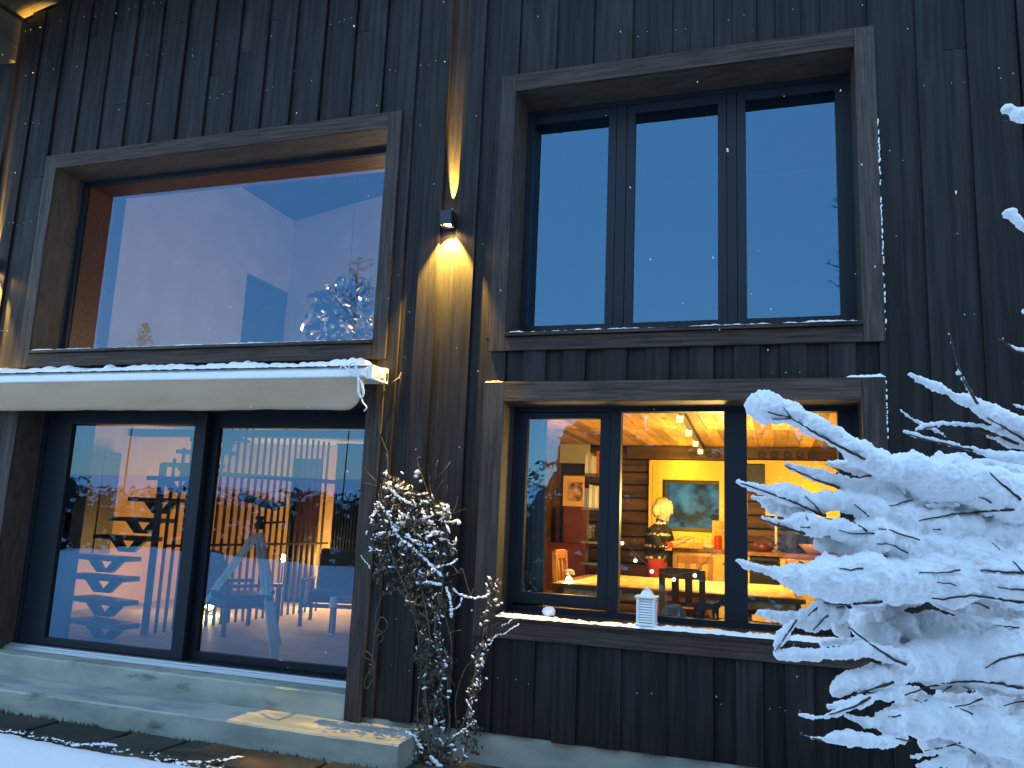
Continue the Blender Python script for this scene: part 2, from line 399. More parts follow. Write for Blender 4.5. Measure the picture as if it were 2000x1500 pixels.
for i, xc in enumerate(cols):
    up = i % 2 == 0
    w = 0.096 if up else 0.083
    jx = rb.uniform(-0.006, 0.006)
    xa, xb = xc + pitch / 2 - w + jx, xc + pitch / 2 + w + jx
    xa = max(xa, XL); xb = min(xb, XR)
    zt = min(roof_z(xc + .05), 8.6) - 0.01; zb0 = -0.20 + rb.uniform(-0.008, 0.008)
    cuts = [zb0, zt]
    hs = [h for h in holes if xb > h[0] and xa < h[1]]
    for h in hs: cuts += [h[2], h[3]]
    cuts = sorted(c for c in cuts if zb0 <= c <= zt)
    for a, b in zip(cuts[:-1], cuts[1:]):
        mid = (a + b) / 2; h = next((h for h in hs if h[2] < mid < h[3]), None)
        ca, cb = xa, xb
        if h:
            if xa < h[0]: cb = min(cb, h[0])
            elif xb > h[1]: ca = max(ca, h[1])
            else: continue
        if b - a > 1.6 and rb.random() < 0.45:
            k = a + (b - a) * rb.uniform(0.25, 0.8)
            board(ca, cb, a, k - 0.0015, up, rb); board(ca, cb, k + 0.0015, b, up, rb)
        else: board(ca, cb, a, b, up, rb)
nm = MB(); rn = random.Random(3)
for n_ in NAILS:
    if rn.random() < 0.5: nm.blob((n_[0], n_[1] - .002, n_[2]), (rn.uniform(.003, .005), .003, rn.uniform(.0025, .0045)), 1, .2)
nm.build('frosted_nail', M['snow'], house, kind='stuff')

# roof: soffit, purlin
a = Vector((-11.5, 0, roof_z(-11.5) + .0)); b = Vector((4.2, 0, roof_z(4.2)))
rf = MB()
for k in range(10):
    ya, yb = -1.25 + k * 0.125, -1.25 + (k + 1) * 0.125 - 0.006
    rf.hexa([(a.x, ya, a.z), (b.x, ya, b.z), (b.x, yb, b.z), (a.x, yb, a.z)], [(a.x, ya, a.z + .03), (b.x, ya, b.z + .03), (b.x, yb, b.z + .03), (a.x, yb, a.z + .03)])
rf.build('soffit', M['soffit'], house)
MB().hexa([(a.x, -1.3, a.z + .032), (b.x, -1.3, b.z + .032), (b.x, 9.6, b.z + .032), (a.x, 9.6, a.z + .032)], [(a.x, -1.3, a.z + .3), (b.x, -1.3, b.z + .3), (b.x, 9.6, b.z + .3), (a.x, 9.6, a.z + .3)]).build('roof', M['black'], house)
pb = at(35, 125, 0)
MB().box(pb.x - .22, pb.x, -1.15, -.026, pb.z, roof_z(pb.x - .22) - .004).build('purlin', M['soffit'], house, bevel=.01)

# windows
def casing(win, R, IN_, bottom=True):
    """four flat boards round the opening, reveal lining"""
    ix0, ix1, iz0, iz1 = IN_
    yf, yb = -0.052, -0.0255
    for (xa, xb) in ((R['x0'], ix0 + .001), (ix1 - .001, R['x1'])):
        MB().box(xa, xb, yf, yb, R['z0'], R['z1']).build('casing_board', M['casing_v'], win, bevel=.003)
    MB().box(ix0 + .003, ix1 - .003, yf - .001, yb, iz1, R['z1'] - .001).build('casing_board', M['casing_h'], win, bevel=.003)
    if bottom:
        MB().box(ix0 + .003, ix1 - .003, yf - .001, yb, R['z0'] + .001, iz0 - .045).build('casing_board', M['casing_h'], win, bevel=.003)
    d = 0.40 if bottom else .5
    MB().box(ix0 - .02, ix0, -.024, d, iz0 - .02, iz1 + .02).build('reveal_board', M['reveal'], win)
    MB().box(ix1, ix1 + .02, -.024, d, iz0 - .02, iz1 + .02).build('reveal_board', M['reveal'], win)
    MB().box(ix0, ix1, -.024, d, iz1, iz1 + .02).build('reveal_board', M['reveal'], win)
def sill(win, IN_, out=0.085, depth=.40):
    ix0, ix1, iz0, iz1 = IN_
    MB().hexa([(ix0 + .002, -out, iz0 - .042), (ix1 - .002, -out, iz0 - .042), (ix1 - .002, depth, iz0 - .02), (ix0 + .002, depth, iz0 - .02)],
              [(ix0 + .002, -out, iz0 - .012), (ix1 - .002, -out, iz0 - .012), (ix1 - .002, depth, iz0 + .004), (ix0 + .002, depth, iz0 + .004)]).build('sill', M['casing_h'], win, bevel=.003)
def ring(mb, x0, x1, z0, z1, l, r, bt, tp, y0, y1, mi=0):
    mb.box(x0, x0 + l, y0, y1, z0, z1, mi); mb.box(x1 - r, x1, y0, y1, z0, z1, mi)
    mb.box(x0 + l, x1 - r, y0 + .0005, y1, z0, z0 + bt, mi); mb.box(x0 + l, x1 - r, y0 + .0005, y1, z1 - tp, z1, mi); return mb
def pane(win, x0, x1, z0, z1, y, g='glass'):
    m = MB(); vs = [(x0, y, z0), (x1, y, z0), (x1, y + .024, z0), (x0, y + .024, z0), (x0, y, z1), (x1, y, z1), (x1, y + .024, z1), (x0, y + .024, z1)]
    m.add(vs, [(0, 1, 5, 4)], 0); m.add(vs, [(2, 3, 7, 6), (0, 3, 2, 1), (4, 5, 6, 7), (1, 2, 6, 5), (3, 0, 4, 7)], 1)
    return m.build('pane', [M[g], M['glass_clear']], win)
def snow_strip(x0, x1, y0, y1, z, h, parent, seed, name='snow', step=.012, m=None, zf=None, gap=0.0, nseg=5):
    """lumpy low ridge of snow lying along x"""
    r_ = random.Random(seed); mb = MB(); vs = []; n = int((x1 - x0) / step); o = r_.uniform(0, 99)
    for i in range(n + 1):
        x = x0 + (x1 - x0) * i / n
        f = 0.75 + 0.45 * noise.noise(Vector((x * .7, o, 11))) + 0.5 * noise.noise(Vector((x * 2.5, o, 0))) + 0.45 * noise.noise(Vector((x * 17, o, 3))) + .3 * noise.noise(Vector((x * 60, o, 9)))
        if gap: f *= sst(-gap, .25 - gap, noise.noise(Vector((x * 1.7, o, 7))) + .25)
        f = max(.06, f); e = min(1, (i + .3) / 3, (n - i + .3) / 3); f *= e
        zz = z + (zf(x) if zf else 0)
        yo = .18 * (y1 - y0) * noise.noise(Vector((x * 23, o, 5)))
        for k in range(nseg + 1):
            t = k / nseg; y = y0 + (y1 - y0) * t + (yo if t < .5 else 0)
            hh = math.sin(math.pi * min(1, .12 + .76 * t if k not in (0, nseg) else 0)) if True else 0
            vs.append((x, y, zz + (h * f * hh if 0 < k < nseg else -.002)))
    w = nseg + 1
    fs = [(i * w + k, (i + 1) * w + k, (i + 1) * w + k + 1, i * w + k + 1) for i in range(n) for k in range(nseg)]
    mb.add(vs, fs); return mb.build(name, m or M['snow'], parent, smooth=True)

# upper left picture window, honey coloured wood inside a black rim
i = IN['UL']
ulw = ring(MB(), i[0], i[1], i[2], i[3], .06, .05, .03, .05, .345, .40).build('window', M['frame'], house)
ulw['label'] = 'wide single pane window with honey wood frame, upper left'
casing(ulw, UL, i); sill(ulw, i)
ring(MB(), i[0] - .015, i[1] + .015, i[2] - .02, i[3] + .018, .042, .042, .04, .05, .401, .80).build('wood_frame', M['honey_wood'], ulw)
pane(ulw, i[0] + .06, i[1] - .03, i[2] + .03, i[3] - .045, .37, 'glass_soft')
snow_strip(i[0] + .05, i[1] - .01, -.085, .02, i[2] - .012, .016, ulw, 5, 'snow_strip', gap=.0)

# upper right three light window
i = IN['UR']
urw = ring(MB(), i[0], i[1], i[2], i[3], .06, .07, .035, .05, .345, .45).build('window', M['frame'], house)
urw['label'] = 'dark three light window, upper right'
casing(urw, UR, i); sill(urw, i)
Y = .37
gx = [(at(1045, 245, Y).x, at(1190, 228, Y).x), (at(1242, 220, Y).x, at(1402, 203, Y).x), (at(1456, 190, Y).x, at(1630, 177, Y).x)]
for (a_, b_) in gx:
    ring(MB(), a_ - .075, b_ + .075, 3.155, 5.335, .075, .075, .105, .085, .352, .43).build('sash', M['frame'], urw, bevel=.004)
    pane(urw, a_, b_, 3.26, 5.25, .385)
for k in range(2):
    MB().box(gx[k][1] + .078, gx[k + 1][0] - .078, .349, .45, i[2] + .035, i[3] - .05).build('mullion', M['frame'], urw, bevel=.004)
snow_strip(i[0] + .02, i[1] - .01, -.086, .06, i[2] - .012, .02, urw, 6, 'snow_strip')
mb = MB(); rs = random.Random(77)
for k in range(70):
    z = 3.0 + 1.75 * rs.random() ** .8
    mb.blob((UR['x1'] + rs.uniform(-.001, .008), -.05 + rs.uniform(-.003, .01), z), (.006, .006, rs.uniform(.008, .022)), 1, .3)
mb.build('snow_crust', M['snow'], urw, smooth=True)

# lower right kitchen window
i = IN['LR']
lrw = ring(MB(), i[0], i[1], i[2], i[3], .05, .05, .05, .045, .265, .37).build('window', M['frame'], house)
lrw['label'] = 'three light kitchen window glowing yellow, lower right'
casing(lrw, LR, i); sill(lrw, i, depth=.27)
Y = .30
a_, b_ = at(1026, 1000, Y).x, at(1170, 1000, Y).x
ring(MB(), a_ - .085, b_ + .085, .805, 2.45, .085, .085, .095, .055, .272, .35).build('sash', M['frame'], lrw, bevel=.004)
pane(lrw, a_, b_, .90, 2.395, .305)
c_, d_ = at(1211, 1000, Y).x, at(1415, 1000, Y).x
MB().box(b_ + .087, c_, .268, .37, i[2] + .05, i[3] - .045).build('mullion', M['frame'], lrw, bevel=.004)
pane(lrw, c_, d_, i[2] + .05, i[3] - .045, .325)
e_, f_ = at(1460, 1000, Y).x, at(1640, 1000, Y).x
MB().box(d_, e_ - .002, .268, .37, i[2] + .05, i[3] - .045).build('mullion', M['frame'], lrw, bevel=.004)
pane(lrw, e_ - .002, f_, i[2] + .05, i[3] - .045, .315)
MB().box(f_, i[1] - .05, .27, .37, i[2] + .05, i[3] - .045).build('mullion', M['frame'], lrw, bevel=.004)
snow_strip(i[0] + .02, i[1] - .005, -.09, .02, i[2] - .012, .03, lrw, 8, 'snow_strip')
snow_strip(LR['x0'], LR['x0'] + .17, -.05, -.026, LR['z1'], .012, lrw, 9, 'snow_strip')
snow_strip(LR['x1'] - .27, LR['x1'] + .004, -.055, -.025, LR['z1'], .022, lrw, 10, 'snow_strip')
mb = MB()
for k in range(26):
    mb.blob((LR['x1'] + rs.uniform(-.001, .006), -.05, LR['z1'] - .02 - .5 * rs.random()), (.005, .005, rs.uniform(.006, .014)), 1, .3)
mb.build('snow_crust', M['snow'], lrw, smooth=True)

# sliding door, lower left
i = IN['DR']
drw = ring(MB(), i[0], i[1], i[2] + .03, i[3], .06, .05, .02, .06, .28, .52).build('sliding_door', M['frame'], house)
drw['label'] = 'two panel sliding glass door with black frame under the awning'
for (xa, xb) in ((DR['x0'], i[0] + .001), (i[1] - .001, DR['x1'])):
    MB().box(xa, xb, -.052, -.0255, DR['z0'], DR['z1'] - .0).build('casing_board', M['casing_v'], drw, bevel=.003)
MB().box(i[0], i[1], -.05, -.0255, 2.52, 2.66).build('casing_board', M['casing_h'], drw, bevel=.003)
MB().box(i[0] - .02, i[0], -.024, .55, -.05, 2.54).build('reveal_board', M['reveal'], drw)
MB().box(i[1], i[1] + .02, -.024, .55, -.05, 2.54).build('reveal_board', M['reveal'], drw)
MB().box(i[0], i[1], -.024, .55, 2.52, 2.54).build('reveal_board', M['reveal'], drw)
Y = .33
a_, b_ = at(124, 1000, Y).x, at(367, 1000, Y).x
za, zb = at(220, 1258, Y).z, at(250, 829, Y).z
ax0, ax1 = at(100, 900, .12).x, at(386, 1000, .30).x
ring(MB(), i[0] + .062, ax1, .022, 2.46, a_ - i[0] - .062, ax1 - b_, za - .022, 2.46 - zb, .295, .355).build('door_panel', M['frame'], drw, bevel=.004)
pane(drw, a_, b_, za, zb, .325, 'glass_door')
Y = .43
c_, d_ = at(404, 1100, Y).x, i[1] - .1
zc, zd = at(540, 1288, Y).z, at(570, 837, Y).z
ring(MB(), ax1 - .07, i[1] - .052, .022, 2.46, c_ - ax1 + .07, .05, zc - .022, 2.46 - zd, .405, .465).build('door_panel', M['frame'], drw, bevel=.004)
pane(drw, c_, d_, zc, zd, .43, 'glass_door')
MB().box(i[0] + .001, i[1] - .001, .19, .29, -.034, -.004).box(i[0] + .001, i[1] - .001, .23, .29, -.004, .012).box(i[0] + .001, i[1] - .001, .17, .19, -.034, -.018).box(ax1 + .01, i[1] - .001, .292, .40, -.034, .004).build('threshold', M['alu'], drw, bevel=.003)

# concrete steps
st = thing('concrete_steps', (-6.0, -.25, -.45), 'two long grey concrete steps below the sliding door', 'steps')
def slab_mesh(x0, x1, y0, y1, z0, z1, amp, nx=140):
    """a cast block with slightly wavy arrises"""
    mb = MB(); vs = []
    for k in range(nx + 1):
        x = x0 + (x1 - x0) * k / nx; n1 = amp * noise.noise(Vector((x * 5, y0, z1))) + amp * .6 * noise.noise(Vector((x * 21, y0, z1)))
        n2 = amp * .5 * noise.noise(Vector((x * 3, y0 + 5, 9)))
        for (y, z) in ((y0 + n2, z0), (y0 + n2 * .5, z1 - .015 + n1), (y0 + .012 + n2, z1 + n1 * .6), (y1, z1 + n2), (y1, z0)): vs.append((x, y, z))
    for k in range(nx):
        for q in range(4): mb.f.append((k * 5 + q, (k + 1) * 5 + q, (k + 1) * 5 + q + 1, k * 5 + q + 1)); mb.mi.append(1 if q == 2 else 0)
    mb.v = [tuple(v) for v in vs]
    mb.f += [tuple(range(5))[::-1], tuple(nx * 5 + q for q in range(5))]; mb.mi += [0, 0]
    mb.f = [tuple(reversed(f)) for f in mb.f]
    return mb
slab_mesh(-9.5, -2.77, -.485, .019, -.60, -.243, .008).build('step', [M['concrete'], M['tread_conc']], st)
slab_mesh(-9.5, -3.47, -.022, .30, -.243, -.036, .012).build('step', [M['concrete'], M['concrete']], st)
# debris, moss tufts at the foot of the step
mb = MB(); r_ = random.Random(12)
for k in range(1500):
    x = r_.uniform(-8.5, -2.7); y = -.49 - abs(r_.gauss(0, .035)); 
    if noise.noise(Vector((x * 2.3, 1, 1))) < -.15: continue
    h = r_.uniform(.006, .05); d = Vector((r_.uniform(-.02, .02), r_.uniform(-.02, .02), h))
    p = Vector((x, y, -.45)); w = Vector((r_.uniform(-.01, .01), r_.uniform(-.008, .008), 0))
    mb.add([p - w, p + w, p + d], [(0, 1, 2)])
mb.build('moss', M['leaf_dry'], kind='stuff')
mb = MB()
for k in range(240):
    x = r_.uniform(-7.5, -2.9); ye = edge_y(x)
    y = ye + abs(r_.gauss(0, .05)); q = r_.uniform(.004, .014)
    mb.blob((x, y, -.425 + q * .2), (q * 1.3, q, q * .6), 1, .3)
for (xa, ya, xb, yb) in ((-5.35, -1.06, -5.2, -.93), (-5.2, -.93, -5.05, -.9), (-4.32, -1.08, -4.08, -.86), (-4.08, -.86, -3.98, -.7)):
    for k in range(26):
        t = r_.random(); q = r_.uniform(.008, .02) * (1.2 - t * .6)
        mb.blob((xa + (xb - xa) * t + r_.gauss(0, .012), ya + (yb - ya) * t + r_.gauss(0, .012), -.424), (q * 1.4, q, q * .6), 1, .3)
mb.build('snow_crumbs', M['snow'], smooth=True, kind='stuff')

# ------------------------------------------------------------------ awning
aw = thing('retractable_awning', (-6, -.16, 2.66), 'rolled up white awning with hanging grey valance above the sliding door', 'awning')
ax1 = at(727, 730, -.2).x
mb = MB(); prof = [(-.05, 2.665), (-.30, 2.665), (-.335, 2.69), (-.335, 2.705), (-.31, 2.712), (-.30, 2.755), (-.25, 2.79), (-.12, 2.805), (-.05, 2.80)]
n = len(prof); vs = [(-9.6, y, z) for y, z in prof] + [(ax1, y, z) for y, z in prof]
mb.add(vs, [tuple(range(n)), tuple(reversed(range(n, 2 * n)))] + [(k, n + k, n + (k + 1) % n, (k + 1) % n) for k in range(n)])
mb.build('cassette', M['white_paint'], aw, bevel=.004)
# valance: wavy cloth sheet with rounded corner
mb = MB(); nx_, nz_ = 160, 8; vs = []; xr = at(712, 745, -.32).x
for a_ in range(nx_ + 1):
    x = -9.6 + (xr + 9.6) * a_ / nx_; dz = xr - x
    low = 2.392 + .012 * noise.noise(Vector((x * 1.3, 3, 1))) + .006 * noise.noise(Vector((x * 4, 3, 1)))
    if dz < .16: low += .19 * (1 - math.sqrt(max(0, 1 - ((.16 - dz) / .16) ** 2)))
    for b_ in range(nz_ + 1):
        t = b_ / nz_; z = 2.69 + (low - 2.69) * t
        y = -.322 + .028 * t * noise.noise(Vector((x * 1.7, t * 1.5, 0))) + .012 * t * noise.noise(Vector((x * 5, t * 3, 4)))
        vs.append((x, y, z))
w = nz_ + 1
mb.add(vs, [(p * w + q, p * w + q + 1, (p + 1) * w + q + 1, (p + 1) * w + q) for p in range(nx_) for q in range(nz_)])
o = mb.build('valance', M['awning_cloth'], aw, smooth=True)
so = o.modifiers.new('solid', 'SOLIDIFY'); so.thickness = .003
snow_strip(-9.6, ax1 - .02, -.31, -.055, 2.79, .075, aw, 31, 'snow_cover', step=.02, nseg=7)
mb = MB(); c = Vector((ax1 + .045, -.19, 2.735))
mb.box(ax1 + .002, ax1 + .05, -.30, -.06, 2.67, 2.80); mb.lathe((ax1 + .05, -.16, 2.735), [(.05, 0), (.055, .01), (.045, .03), (.02, .035)], 14, axis='x'); mb.lathe((ax1 + .05, -.26, 2.70), [(.028, 0), (.028, .02), (.014, .03)], 12, axis='x')
mb.box(ax1 + .05, ax1 + .09, -.12, -.06, 2.66, 2.80); mb.box(ax1 + .05, ax1 + .075, -.3, -.12, 2.662, 2.685)
mb.build('end_bracket', M['white_plastic'], aw, bevel=.004)
MB().box(ax1 + .055, ax1 + .062, -.2, -.13, 2.70, 2.77).box(ax1 + .092, ax1 + .094, -.11, -.075, 2.69, 2.76).build('gear_hole', M['black'], aw)
def curve_pts(P, n=6):
    P = [Vector(p) for p in P]; out = []
    for k in range(len(P) - 1):
        a0, a1, a2, a3 = P[max(k - 1, 0)], P[k], P[k + 1], P[min(k + 2, len(P) - 1)]
        for q in range(n):
            t = q / n; out.append(.5 * ((2 * a1) + (a2 - a0) * t + (2 * a0 - 5 * a1 + 4 * a2 - a3) * t * t + (3 * a1 - a0 - 3 * a2 + a3) * t ** 3))
    out.append(P[-1]); return out
mb = MB(); Yc = -.37
for L_ in ([(686, 735), (682, 715), (692, 709), (698, 722), (701, 745), (702, 770), (706, 777), (711, 768), (707, 748), (698, 735), (693, 715)],
           [(695, 712), (699, 740), (699, 765), (704, 776), (709, 770), (706, 750), (700, 738), (700, 760), (706, 778), (709, 786), (716, 796), (711, 803)],
           [(664, 722), (668, 714), (676, 718), (688, 727)]):
    mb.tube(curve_pts([at(x, y, Yc + rnd.uniform(-.015, .01)) for x, y in L_]), .007, 6)
tag(mb.build('power_cable', M['cable_white'], smooth=True), 'white cable bundled in loops hanging from the awning end', 'cable')
mb = MB()
mb.tube(curve_pts([at(783, 727, -.04), at(782, 745, -.05), at(776, 775, -.045), at(765, 815, -.04), at(757, 850, -.035), at(752, 880, -.035)]), .006, 6)
mb.tube(curve_pts([at(752, 757, -.12), at(766, 747, -.16), at(778, 738, -.1), at(783, 729, -.05)]), .005, 6)
mb.tube(curve_pts([at(752, 760, -.08), at(741, 800, -.06), at(741, 840, -.055), at(750, 868, -.05), at(758, 890, -.05), at(759, 938, -.05)]), .006, 6)
tag(mb.build('power_cable', M['cable_black'], smooth=True), 'thin black cables running from the awning bracket down to the climbing plant', 'cable')
# ------------------------------------------------------------------ wall lamps (lit)
M['lens'] = mat('lens', (1, .9, .7), .4, emit=(1.0, .72, .30), es=9.0)
def wall_lamp(px, py, label):
    c = at(px, py, -.085); X, Z = c.x, c.z
    t = thing('wall_lamp', (X, -.026, Z), label, 'wall lamp', 'up and down wall lamps')
    h, w = .068, .056
    mb = MB(); y0, y1 = -.142, -.032
    mb.box(X - w, X - w + .006, y0, y1, Z - h, Z + h); mb.box(X + w - .006, X + w, y0, y1, Z - h, Z + h)
    mb.box(X - w + .006, X + w - .006, y0, y0 + .006, Z - h, Z + h); mb.box(X - w + .006, X + w - .006, y1 - .006, y1, Z - h, Z + h)
    mb.box(X - w + .006, X + w - .006, y0 + .006, y1 - .006, Z - .02, Z + .02)
    mb.build('lamp_body', M['dark_metal'], t, bevel=.002)
    MB().box(X - .03, X + .03, y1, -.026, Z - .04, Z + .04).build('back_plate', M['dark_metal'], t)
    for s in (-1, 1):
        MB().lathe((X, -.087, Z + s * .050 - .004), [(.036, 0), (.036, .008)], 20).build('lens', M['lens'], t)
    # thin flaps that cut the lower beam to a wedge
    for s in (-1, 1):
        MB().bar((X + s * .052, y0 + .005, Z - h - .001), (X + s * .052, y1 - .005, Z - h - .001), .004, .004).build('flap', M['dark_metal'], t)
    light('down_beam', 'SPOT', (X, -.105, Z - h - .004), 360, (1.0, .60, .09), .008, t, math.radians(74), .45, (0, .34, -1))
    light('down_glow', 'SPOT', (X, -.095, Z - h - .004), 4, (1.0, .56, .18), .01, t, math.radians(150), .5, (0, 0, -1))
    light('up_beam', 'SPOT', (X, -.034, Z + h + .004), 1500, (1.0, .58, .085), .003, t, math.radians(18), .7, (0, .11, 1))
    return t
wall_lamp(875, 428, 'small black box lamp throwing light up and down between the two upper windows')
wall_lamp(-21, 513, 'black box lamp at the far left beside the wide upper window')

# ------------------------------------------------------------------ interior shells
N_('int_white', (0.62, 0.60, 0.56), (0.70, 0.68, 0.64), (2, 2, 2))
N_('int_ochre', (0.58, 0.36, 0.16), (0.66, 0.42, 0.20), (2, 2, 2))
N_('int_yellow', (0.78, 0.56, 0.12), (0.84, 0.62, 0.15), (3, 3, 3))
N_('int_floor', (0.40, 0.31, 0.25), (0.54, 0.43, 0.36), (2, 9, 2), base=dict(rough=.6), rough=(.55, .75))
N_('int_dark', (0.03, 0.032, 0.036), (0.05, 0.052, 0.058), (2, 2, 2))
N_('log', (0.05, 0.026, 0.012), (0.15, 0.08, 0.035), (1.3, 9, 11), bump=.5, bscale=(4, 25, 40), rnd_amt=.3)
N_('pine', (0.42, 0.22, 0.08), (0.66, 0.38, 0.16), (22, 2.0, 22), rnd_amt=.55, lo=.3, hi=.7, bump=.1, c3=(.20, .09, .035), s3=(14, 3, 14), lo3=.62, hi3=.7)
N_('chair_wood', (0.22, 0.085, 0.03), (0.36, 0.16, 0.055), (20, 20, 3), base=dict(rough=.4))
N_('chair_dark', (0.15, 0.055, 0.025), (0.25, 0.10, 0.04), (20, 20, 3), base=dict(rough=.4))
N_('fabric_grey', (0.05, 0.055, 0.065), (0.09, 0.095, 0.11), (60, 60, 60), bump=.2)
N_('oxblood', (0.14, 0.025, 0.012), (0.20, 0.04, 0.02), (5, 5, 5))
M['stair_steel'] = mat('stair_steel', (0.015, 0.015, 0.016), .5)
N_('stair_tread', (0.05, 0.038, 0.03), (0.09, 0.07, 0.055), (3, 20, 20), base=dict(rough=.4))

# lower left room
ZC = 2.62; YB = 5.4
sh = MB().box(-9.4, -2.9, .37, YB + .1, -.12, -.002).build('floor', M['int_floor'], house)
MB().box(-9.4, -9.3, .37, YB, 0, ZC).box(-2.98, -2.9, .37, YB, 0, ZC).build('interior_wall', M['int_ochre'], house)
bw = MB()
d0, d1 = at(570, 895, YB).x, at(630, 895, YB).x; dz = at(600, 895, YB).z
bw.box(-9.3, d0, YB, YB + .1, 0, ZC); bw.box(d1, -2.98, YB, YB + .1, 0, ZC); bw.box(d0, d1, YB, YB + .1, dz, ZC)
bw.build('interior_wall', M['int_ochre'], house)
MB().box(d0 - .3, d1 + .3, YB + .7, YB + .8, 0, ZC).box(d0 - .3, d1 + .3, YB + .11, YB + .7, dz + .2, dz + .25).build('interior_wall', M['oxblood'], house)
MB().box(-9.4, -2.9, .37, YB, ZC, ZC + .14).build('ceiling', M['int_white'], house)
MB().box(-9.3, -2.98, 3.25, 3.45, ZC - .10, ZC - .001).build('ceiling_beam', M['int_dark'], house)
# upper left room
YU = 6.0
A = at(575, 432, YU); B = at(752, 380, YU); sl = (B.z - A.z) / (B.x - A.x)
def uz(x): return A.z + (x - A.x) * sl
MB().hexa([(A.x - .1, .37, 2.77), (A.x, .37, 2.77), (A.x, YU, 2.77), (A.x - .1, YU, 2.77)], [(A.x - .1, .37, A.z), (A.x, .37, A.z), (A.x, YU, A.z), (A.x - .1, YU, A.z)]).build('interior_wall', M['int_white'], house)
xr_ = -2.4
MB().hexa([(A.x, YU, 2.77), (xr_, YU, 2.77), (xr_, YU + .1, 2.77), (A.x, YU + .1, 2.77)], [(A.x, YU, uz(A.x)), (xr_, YU, uz(xr_)), (xr_, YU + .1, uz(xr_)), (A.x, YU + .1, uz(A.x))]).build('interior_wall', M['int_white'], house)
MB().box(-2.5, -2.4, .37, YU, 2.77, uz(-2.4)).build('interior_wall', M['int_white'], house)
MB().hexa([(A.x - .2, .37, uz(A.x - .2) + .001), (xr_, .37, uz(xr_) + .001), (xr_, YU + .1, uz(xr_) + .001), (A.x - .2, YU + .1, uz(A.x - .2) + .001)],
          [(A.x - .2, .37, uz(A.x - .2) + .1), (xr_, .37, uz(xr_) + .1), (xr_, YU + .1, uz(xr_) + .1), (A.x - .2, YU + .1, uz(A.x - .2) + .1)]).build('ceiling', M['int_dark'], house)
MB().box(-9.4, -2.4, .37, YU, 2.765, 2.80).build('floor', M['int_floor'], house)
def on_x(x, y, X):
    d = ray(x, y); return CAM + d * ((X - CAM.x) / d.x)
q = [on_x(485, 535, A.x + .02), on_x(560, 577, A.x + .02)]
MB().box(A.x + .002, A.x + .035, q[0].y, YU - .05, 2.81, q[0].z).build('dark_doorway', M['int_dark'], house)  # dark sheet on the wall stands in for the open doorway
# dark inner linings beside the glass
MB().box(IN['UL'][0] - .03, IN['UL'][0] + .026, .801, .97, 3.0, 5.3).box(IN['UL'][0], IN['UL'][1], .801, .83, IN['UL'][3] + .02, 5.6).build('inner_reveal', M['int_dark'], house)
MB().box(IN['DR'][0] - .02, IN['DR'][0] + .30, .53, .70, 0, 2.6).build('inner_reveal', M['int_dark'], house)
light('attic_fill', 'POINT', (-4.4, 2.6, 3.6), 35, (1, .70, .42), .25, house)  # added fill without a fixture, warms the upper room walls
# upper right room, unlit
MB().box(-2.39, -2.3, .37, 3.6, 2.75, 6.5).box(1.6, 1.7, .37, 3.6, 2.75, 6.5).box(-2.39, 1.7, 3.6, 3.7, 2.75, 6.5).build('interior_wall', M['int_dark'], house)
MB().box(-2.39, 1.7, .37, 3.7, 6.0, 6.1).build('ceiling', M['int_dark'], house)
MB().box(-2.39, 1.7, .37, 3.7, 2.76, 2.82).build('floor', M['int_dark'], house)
# kitchen shell
KF, KC, KB = .33, 2.55, 4.2
MB().box(-2.85, 1.8, .37, KB + .1, KF - .1, KF).build('floor', M['int_floor'], house)
MB().box(-2.85, -2.75, .37, KB, KF, KC).box(1.7, 1.8, .37, KB, KF, KC).build('interior_wall', M['log'], house)
kc = MB().box(-2.85, 1.8, .36, KB + .1, KC + .03, KC + .15).build('kitchen_ceiling', M['int_dark'], house)
r_ = random.Random(5)
for (ya, yb) in ((.37, 2.372), (2.378, KB + .05)):
    x = -2.75 + r_.uniform(-.05, 0)
    while x < 1.7:
        w = r_.uniform(.11, .19); z = KC + r_.uniform(0, .008)
        MB().box(x, x + w - .004, ya, yb, z, z + .02).build('ceiling_plank', M['pine'], kc); x += w
# back wall: logs, window with painted surround, yellow wall
n0, n1 = at(1268, 960, KB).x, at(1415, 960, KB).x
nz0, nz1 = at(1300, 1040, KB).z, at(1330, 900, KB).z
lw_ = MB().box(-2.85, 1.8, KB + .09, KB + .2, KF, KC).build('kitchen_wall', M['int_dark'], house)
z = KF; k = 0
while z < KC - .02:
    h = .17
    for (xa, xb) in ((at(1143, 960, KB).x, n0 - .002), (n1 + .002, at(1545, 1000, KB).x)):
        if xa < -1 or z < at(1500, 962, KB).z:
            mb = MB(); prof = [(KB + .09, z), (KB + .02, z + .012), (KB, z + h / 2), (KB + .02, min(z + h - .012, KC)), (KB + .09, min(z + h - .002, KC))]
            m_ = len(prof); mb.add([(xa, y, q) for y, q in prof] + [(xb, y, q) for y, q in prof], [tuple(range(m_)), tuple(reversed(range(m_, 2 * m_)))] + [(a, m_ + a, m_ + (a + 1) % m_, (a + 1) % m_) for a in range(m_)])
            mb.build('log', M['log'], lw_)
    z += h
zf0 = at(1350, 898, KB).z
MB().box(n0 - .3, 1.7, KB - .035, KB - .001, zf0, KC - .001).build('frieze_board', M['log'], lw_)
M['star_ink'] = mat('star_ink', (.02, .022, .008), .8)
